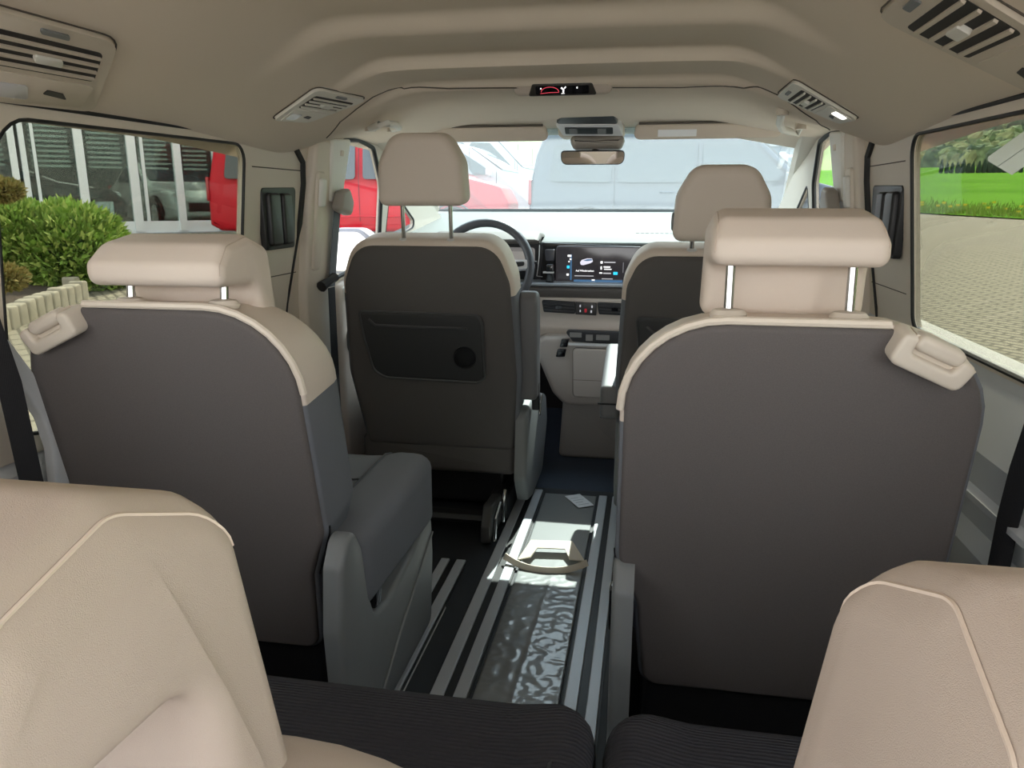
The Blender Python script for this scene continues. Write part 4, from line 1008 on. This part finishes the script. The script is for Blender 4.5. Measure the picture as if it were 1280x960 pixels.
for k in range(4):
    b = MB(); fbox(b, sA + 1 + k * 2.6, sA + 2.2 + k * 2.6, 3.45, 3.5, -3.2, -.7); b.build('fill_panel', mat('showroom fill glow', (.9, .9, .9), .5, emit=(.95, 1, .98), estr=7), SH)  # glowing panels added to brighten the interior behind the panes
for u0, u1 in ((52, 96), (112, 146), (-20, 18)):
    s0, s1 = fs_(u0, 265)[0], fs_(u1, 265)[0]; b = MB(); fbox(b, s0, s1, zs + .06, fs_(120, 252)[1], -.35, -.27)
    ro = b.build('radiator', mat('radiator white', (.66, .70, .70), .5), SH)
    b = MB(); q = s0 + .04
    while q < s1 - .05: fbox(b, q, q + .03, zs + .08, fs_(120, 252)[1] - .03, -.27, -.255); q += .07
    b.build('radiator_fins', mat('radiator fin', (.8, .84, .84), .5), ro)

# ---------------------------------------------------------------- vehicles
TYRE = mat('tyre', (.015, .015, .016), .85); RIMM = mat('alloy rim', (.6, .6, .62), .3, .9)
CARGL = mat('dark car glass', (.03, .045, .055), .05, spec=.8)
CLEARG = glass('clear car glass', (.80, .88, .90), 0, 1)
def vehicle(name, label, cat, loc, rz, paint, L=4.9, W=1.9, H=1.95, van=True, clearside=False, group=None):
    """nose towards local +x, wheels on z = 0"""
    p = empty(name, loc, label, cat, group, rz)
    def loc_build(b, nm, m, par, **k): return b.build(nm, m, par, local=True, **k)
    h = L / 2
    if van:
        prof = [(-h, .35), (-h + .02, 1.0), (-h + .12, 1.55), (-h + .25, H - .05), (-h + .5, H), (h - 1.9, H), (h - 1.55, H - .06), (h - .78, 1.16), (h - .15, 1.0), (h, .72), (h, .32), (h - .25, .25), (-h + .2, .25)]
        rad = [.05, .2, .2, .15, .2, .2, .2, .2, .2, .12, .08, .05, .05]
        sidew = [[(-h + .35, 1.12), (-h + .42, H - .22), (-h + 1.35, H - .2), (-h + 1.35, 1.10)], [(-h + 1.45, 1.10), (-h + 1.45, H - .2), (-h + 2.65, H - .2), (-h + 2.65, 1.10)], [(-h + 2.78, 1.10), (-h + 2.78, H - .2), (h - 1.62, H - .22), (h - .95, 1.12)]]
        ws = [(h - 1.52, H - .09), (h - .80, 1.19)]; seams = (-h + 1.4, -h + 2.71, h - .92); belt = 1.05
    else:
        prof = [(-h, .35), (-h + .02, .8), (-h + .1, .95), (-h + .7, 1.02), (-h + 1.3, H - .03), (h - 2.2, H), (h - 1.15, .98), (h - .2, .82), (h, .62), (h, .3), (h - .25, .22), (-h + .2, .22)]
        rad = [.05, .1, .1, .2, .3, .4, .25, .2, .12, .08, .05, .05]
        sidew = [[(-h + .95, 1.02), (-h + 1.4, H - .1), (-h + 2.2, H - .09), (-h + 2.2, 1.0)], [(-h + 2.3, 1.0), (-h + 2.3, H - .09), (h - 2.15, H - .1), (h - 1.35, .99)]]
        ws = [(h - 2.1, H - .04), (h - 1.22, 1.02)]; seams = (-h + 2.25, h - 1.45); belt = .95
    def tum(q):
        k = 1 - .16 * max(0, q[2] - belt) / (H - belt) * 1.0 - .05 * max(0, .5 - q[2]); kx = 1 - .10 * smooth(h - .7, h, abs(q[0]))
        return Vector((q[0], q[1] * k * kx, q[2]))
    F2 = lambda q: tum((q.x, q.z, q.y))
    b = MB(); b.pillow(densify(rpoly(prof, rad, 5), .12), -W / 2, W / 2, .09, .09, fn=F2, n=4); loc_build(b, 'body', paint, p, sharp=50)
    for sg in (-1, 1):
        for wv in sidew:
            b = MB(); b.pillow(densify(rpoly(wv, .06, 4), .2), W / 2 - .012, W / 2 + .006, 0, .004, fn=lambda q: tum((q.x, sg * q.z, q.y))); loc_build(b, 'side_window', CARGL, p)
        b = MB()
        for x in seams: b.tube([tum((x, sg * (W / 2 + .001), z)) for z in (.42, .7, .95, belt + .05, H - .25)], .006, 5)
        loc_build(b, 'door_gaps', BLACK, p)
        for x in (seams[-1] - .95 + (.0 if van else .1), seams[-1] - (2.05 if van else 1.0)):
            b = MB(); b.tube([tum((x, sg * (W / 2 + .0), belt - .10)), tum((x + .03, sg * (W / 2 + .03), belt - .10)), tum((x + .19, sg * (W / 2 + .03), belt - .10)), tum((x + .22, sg * (W / 2), belt - .10))], .016, 6); loc_build(b, 'door_handle', paint, p)
        b = MB(); b.tube([tum((x, sg * (W / 2 + .002), .50)) for x in (-h + 1.2, 0, h - 1.3)], .03, 6, flat=.5); loc_build(b, 'rub_strip', paint if van else BLACK, p)
        mx = h - (1.05 if van else 1.5)
        b = MB(); b.pillow(rpoly([(-.10, 0), (.10, 0), (.09, .17), (-.08, .17)], .05, 4), -.05, .05, .03, .03, frame((mx, sg * (W / 2 + .13), belt + .02), (0, 1, 0), (0, 0, 1), (1, 0, 0))); b.tube([(mx, sg * (W / 2 - .05), belt + .03), (mx, sg * (W / 2 + .06), belt + .06)], .025, 6); loc_build(b, 'door_mirror', paint, p)
        b = MB(); b.pillow(rpoly([(-.13, .06), (.14, .04), (.16, .15), (-.05, .21)], .03, 4), -.06, .02, 0, .012, frame((h - .09 if van else h - .11, sg * (W / 2 - .26), .60), (-.0, sg, 0), (0, 0, 1), (1, 0, 0)) ); loc_build(b, 'headlight', mat('headlight glass', (.75, .8, .84), .15), p)
        b = MB(); b.pillow(rect(-.08, .08, -.2, .2, .03), -.02, .03, 0, .01, frame((-h + .03, sg * (W / 2 - .17), .95 if van else .78), (0, sg, 0), (0, 0, 1), (-1, 0, 0))); loc_build(b, 'tail_light', mat('tail lamp', (.35, .01, .015), .2), p)
        for x in (-h + (.95 if van else .85), h - (.92 if van else .85)):
            Mw = frame((x, sg * (W / 2 - .09), .33), (1, 0, 0), (0, 0, 1), (0, sg, 0))
            b = MB(); b.lathe([(.20, -.1), (.32, -.09), (.335, -.04), (.335, .05), (.315, .095), (.225, .10), (.20, .07)], 28, Mw); wo = loc_build(b, 'wheel', TYRE, p)
            b = MB(); b.lathe([(.21, .06), (.222, .095), (.205, .10), (.19, .07), (.06, .075), (.05, .095), (.0, .095)], 28, Mw)
            for k in range(7):
                a = 2 * PI * k / 7; b.box(.04, .20, -.022, .022, .072, .095, Mw @ Matrix.Rotation(a, 4, 'Z'))
            loc_build(b, 'rim', RIMM, wo)
            b = MB(); b.tube([Mw @ Vector((.385 * math.cos(t), .385 * math.sin(t), .075)) for t in [PI * (-.08 + 1.16 * k / 18) for k in range(19)]], .03, 6, flat=.6); loc_build(b, 'wheel_arch', BLACK, p)
    dx, dz = ws[1][0] - ws[0][0], ws[1][1] - ws[0][1]; Mw = frame((ws[0][0], 0, ws[0][1]), (0, 1, 0), (dx, 0, dz)); ln = math.hypot(dx, dz); w0 = W / 2 * .80; w1 = W / 2 * .90
    b = MB(); b.pillow(rpoly([(-w0, .03), (w0, .03), (w1, ln - .02), (-w1, ln - .02)], .06, 4), -.02, .022, 0, .006, Mw); loc_build(b, 'windscreen', CARGL, p)
    b = MB(); b.pillow(rect(-W * .28, W * .28, .40, .58, .04), -.1, .012, 0, .006, frame((h, 0, 0), (0, 1, 0), (0, 0, 1), (1, 0, 0))); loc_build(b, 'grille', BLACK, p)
    b = MB(); b.pillow(rect(-.6, .6, 1.15 if van else .92, H - .28 if van else 1.05, .06), -.02, .012, 0, .006, frame((-h + (.07 if van else .12), 0, 0), (0, 1, 0), (.10 if van else .5, 0, 1), (-1, 0, .1))); loc_build(b, 'rear_window', CARGL, p)
    return p
def onground(x, y): return (x, y, gz(x, y))
RED = mat('bright red paint', (.52, .008, .022), .45, coat=.12, spec=.2)
MAROON = mat('maroon paint', (.20, .008, .015), .25, coat=1.0)
WHITEP = mat('white paint', (.72, .74, .76), .25, coat=.8)
SILVP = mat('silver white paint', (.55, .58, .60), .3, coat=.6)
DARKP = mat('dark blue grey paint', (.03, .045, .07), .2, coat=.8)
BLACKP = mat('black paint', (.012, .013, .015), .2, coat=.8)
vehicle('van', 'bright red van parked broadside, seen through the driver door and left windows', 'van', onground(-4.72, 13.2), math.radians(4), RED, 5.2, 1.92, 1.97)
vehicle('car', 'white car with sloping bonnet seen through the left half of the windscreen', 'car', onground(-4.3, 16.2), math.radians(-2), WHITEP, 4.9, 1.85, 1.75, True)
vehicle('car', 'second white van farther back, partly behind the dark one in the windscreen', 'car', onground(-4.4, 19.4), math.radians(-3), SILVP, 4.9, 1.9, 2.0, True)
vehicle('van', 'dark blue grey van standing broadside beyond the windscreen', 'van', onground(.75, 13.6), math.radians(3), DARKP, 5.1, 1.9, 1.92)
vehicle('car', 'black car standing inside the showroom behind the left panes', 'car', (FP0.x + fd.x * .8 - fn_.x * 1.8, FP0.y + fd.y * .8 - fn_.y * 1.8, Z0 + .10), math.atan2(fd.y, fd.x) + .05, BLACKP, 4.4, 1.8, 1.45, False)
vehicle('car', 'white car standing inside the showroom behind the right panes', 'car', (FP0.x + fd.x * 4.35 - fn_.x * 2.9, FP0.y + fd.y * 4.35 - fn_.y * 2.9, Z0 + .10), math.atan2(fn_.y, fn_.x) + .12, WHITEP, 4.3, 1.8, 1.45, False)
# own door mirror outside the driver window
for s, lab in ((-1, 'pale door mirror outside the driver window'), (1, 'dark door mirror outside the passenger window')):
    p = empty('door_mirror', (s * 1.0, 2.95, .80), lab, 'door mirror', 'door mirrors')
    b = MB(); Mm = frame((s * .985, 2.99, .80), (1, 0, 0), (0, 0, 1), (0, 1, 0))
    b.pillow(rpoly([(-.115, -.09), (.115, -.09), (.13, .03), (.06, .095), (-.06, .095), (-.13, .05)], [.03, .03, .06, .06, .06, .06], 6), -.04, .09, .008, .05, Mm); b.build('mirror_shell', mat('mirror cap', (.30, .30, .34), .35, .2) if s < 0 else BLACK, p, sharp=60)
    b = MB(); b.pillow(rpoly([(-.10, -.078), (.10, -.078), (.112, .025), (.05, .08), (-.05, .08), (-.112, .045)], [.03, .03, .05, .05, .05, .05], 5), -.046, -.036, 0, 0, Mm); b.build('mirror_glass', mat('mirror silver', (.9, .9, .88), .02, 1), p)
    b = MB(); b.tube([(s * .93, 2.99, .71), (s * .85, 3.02, .69)], .04, 8); b.build('mirror_foot', BLACK, p)
# fence, gate post and yellow post at the far right of the windscreen
fy = 21.0
fe = empty('fence', onground(2.6, fy), 'white barred fence seen above the passenger head restraint', 'fence')
z0 = gz(2.6, fy)
for k in range(12):
    x = 1.55 + k * .19; b = MB(); b.tube([(x, fy, z0), (x, fy, aty(920, 193, fy).z)], .03, 6); b.build('bar', WF, fe)
b = MB(); zt = aty(920, 194, fy).z; b.box(1.4, 3.8, fy - .03, fy + .03, zt - .06, zt); b.box(1.4, 3.8, fy - .03, fy + .03, z0 + .15, z0 + .22); b.build('cross_rail', WF, fe)
gk = empty('kiosk', onground(4.0, fy + 1.5), 'grey blue kiosk beside the fence, far right of the windscreen', 'kiosk')
b = MB(); b.box(3.35, 4.25, fy + 1, fy + 2, gz(4, fy), aty(960, 183, fy + 1).z); b.build('body', mat('kiosk blue', (.10, .15, .20), .6), gk, bevel=.03)
b = MB(); b.box(3.25, 4.35, fy + .9, fy + 2.1, aty(960, 183, fy + 1).z, aty(960, 181, fy + 1).z + .05); b.build('roof', mat('grey blue plinth', (.30, .34, .38)), gk)
b = MB(); b.box(3.6, 3.75, fy + .96, fy + 1, gz(4, fy) + .8, aty(960, 190, fy + 1).z); b.build('window', WF, gk)
b = MB(); pz = aty(981, 215, 19); b.lathe([(.11, gz(pz.x, 19)), (.11, aty(981, 206, 19).z), (.06, aty(981, 205, 19).z + .03)], 14, Matrix.Translation((pz.x, 19, 0))); o = b.build('bollard', mat('signal yellow', (.80, .72, .05), .5)); tag(o, 'yellow bollard at the right edge of the windscreen view', 'bollard')

# ---------------------------------------------------------------- planting on the left
def leafball(b, c, r, n, size, flat=.35, rnd=random.Random(11), mi=None):
    for k in range(n):
        d = Vector((rnd.gauss(0, 1), rnd.gauss(0, 1), rnd.gauss(0, 1))).normalized(); q = Vector(c) + Vector((d.x * r[0], d.y * r[1], d.z * r[2])) * (rnd.uniform(.80, 1.02) + .10 * mnoise.noise(d * 3.2 + Vector(c)))
        t = d.cross(Vector((rnd.gauss(0, 1), rnd.gauss(0, 1), rnd.gauss(0, 1)))).normalized(); s = size * rnd.uniform(.6, 1.3)
        e = (d * .9 + Vector((0, 0, .35)) + Vector((rnd.gauss(0, .35), rnd.gauss(0, .35), rnd.gauss(0, .35)))).normalized()
        b.add([q - t * s * flat, q + t * s * flat, q + e * s], [(0, 1, 2)], rnd.choice((0, 0, 1)) if mi is None else mi)
gx, gy = -6.45, 7.9
bush = empty('shrub', (gx, gy, gz(gx, gy)), 'round bright green conifer shrub behind the stone kerb, left window', 'shrub')
b = MB(); leafball(b, (gx, gy, .42), (.62, .62, .56), 9000, .085); leafball(b, (gx - .35, gy - .35, .62), (.42, .42, .40), 4500, .08); leafball(b, (gx + .18, gy + .1, .30), (.50, .50, .48), 4500, .08)
fo = b.build('foliage', [mat('shrub green', (.21, .34, .06), .8, var=.35, vscale=6), mat('shrub lime', (.42, .52, .14), .8)], bush, smoothit=False)
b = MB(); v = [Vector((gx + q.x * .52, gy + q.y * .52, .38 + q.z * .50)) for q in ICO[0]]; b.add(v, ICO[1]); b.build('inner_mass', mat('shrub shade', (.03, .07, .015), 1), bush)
b = MB(); b.tube([(gx, gy, -.15), (gx + .03, gy, .2)], .05, 8); b.build('stem', mat('bark', (.10, .07, .05), .9), bush)
for (u, v, r, lab) in ((-2, 238, .19, 'tan clipped shrub crown at the top left window edge'), (2, 348, .17, 'tan clipped shrub pad lower at the left window edge')):
    c = aty(u, v, 6.3 if v < 300 else 5.2); sb = empty('clipped_shrub', (c.x, c.y, gz(c.x, c.y)), lab, 'shrub', 'tan clipped shrubs')
    b = MB(); leafball(b, c, (r, r, r * .5), 3000, .05); b.build('foliage', [mat('tan foliage', (.30, .24, .08), .9), mat('olive foliage', (.22, .22, .07), .9)], sb, smoothit=False)
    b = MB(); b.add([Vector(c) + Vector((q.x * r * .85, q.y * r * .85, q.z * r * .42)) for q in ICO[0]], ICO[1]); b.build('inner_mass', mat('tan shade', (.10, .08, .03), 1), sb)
    b = MB(); b.tube([(c.x - .35, c.y, gz(c.x - .35, c.y)), (c.x - .25, c.y, c.z - .15), (c.x, c.y, c.z)], .03, 8); b.build('stem', mat('bark', (.10, .07, .05), .9), sb)
K0, K1 = Vector((-5.44, 5.73)), Vector((-5.86, 7.25)); 
bed = MB(); bz = [(K0.x - 3, K0.y - 1), (K0.x - .05, K0.y - 1), (K1.x - .05, K1.y), (K1.x - .9, K1.y + 1.0), (K1.x - 3, K1.y + 1)]
bed.add([(x, y, gz(x, y) + .02) for x, y in bz] + [(x, y, gz(x, y) + .10) for x, y in bz], [(0, 1, 2, 3, 4), (9, 8, 7, 6, 5)] + [(i, (i + 1) % 5, 5 + (i + 1) % 5, 5 + i) for i in range(5)])
tag(bed.build('planting_bed', mat('bark mulch', (.055, .04, .03), 1, var=.4, vscale=8), smoothit=False), 'dark mulch bed', None, None, 'structure')
n = 15
for k in range(n):
    q = K0.lerp(K1, (k - 3) / (n - 5)) if k < n - 1 else K1 + Vector((-.22, .16)); z = gz(q.x, q.y); w_ = (K1 - K0).length / (n - 5) * .47
    b = MB(); b.pillow(rpoly([(-w_, -.1), (w_, -.1), (w_ * rnd.uniform(.85, 1), .20 + rnd.uniform(-.015, .015)), (-w_ * rnd.uniform(.85, 1), .20 + rnd.uniform(-.015, .015))], [.0, 0, .03, .03], 3), -.07, .07, .012, .02, frame((q.x, q.y, z), ((K1 - K0).x, (K1 - K0).y, 0), (0, 0, 1)))
    tag(b.build('kerb_stone', mat('kerb concrete', (.36, .33, .27), .9, bump=.5, bscale=40, var=.15, vscale=9)), '%s upright concrete kerb stone along the shrub bed, counted from the nearest' % ORD[k], 'kerb stone', 'kerb stones')
b = MB(); rnd = random.Random(5)
for k in range(160):
    q = K0.lerp(K1, .30 + rnd.gauss(0, .03)) + Vector((.19 + rnd.gauss(0, .02), 0)); z = gz(q.x, q.y); a = rnd.uniform(0, 6.28); b.add([(q.x, q.y, z), (q.x + .01, q.y + .01, z), (q.x + .025 * math.cos(a), q.y + .025 * math.sin(a), z + rnd.uniform(.015, .05))], [(0, 1, 2)])
tag(b.build('weed_tuft', mat('weed yellow', (.45, .42, .04), .8), smoothit=False), 'small yellow green weed at the foot of the kerb', 'weed')
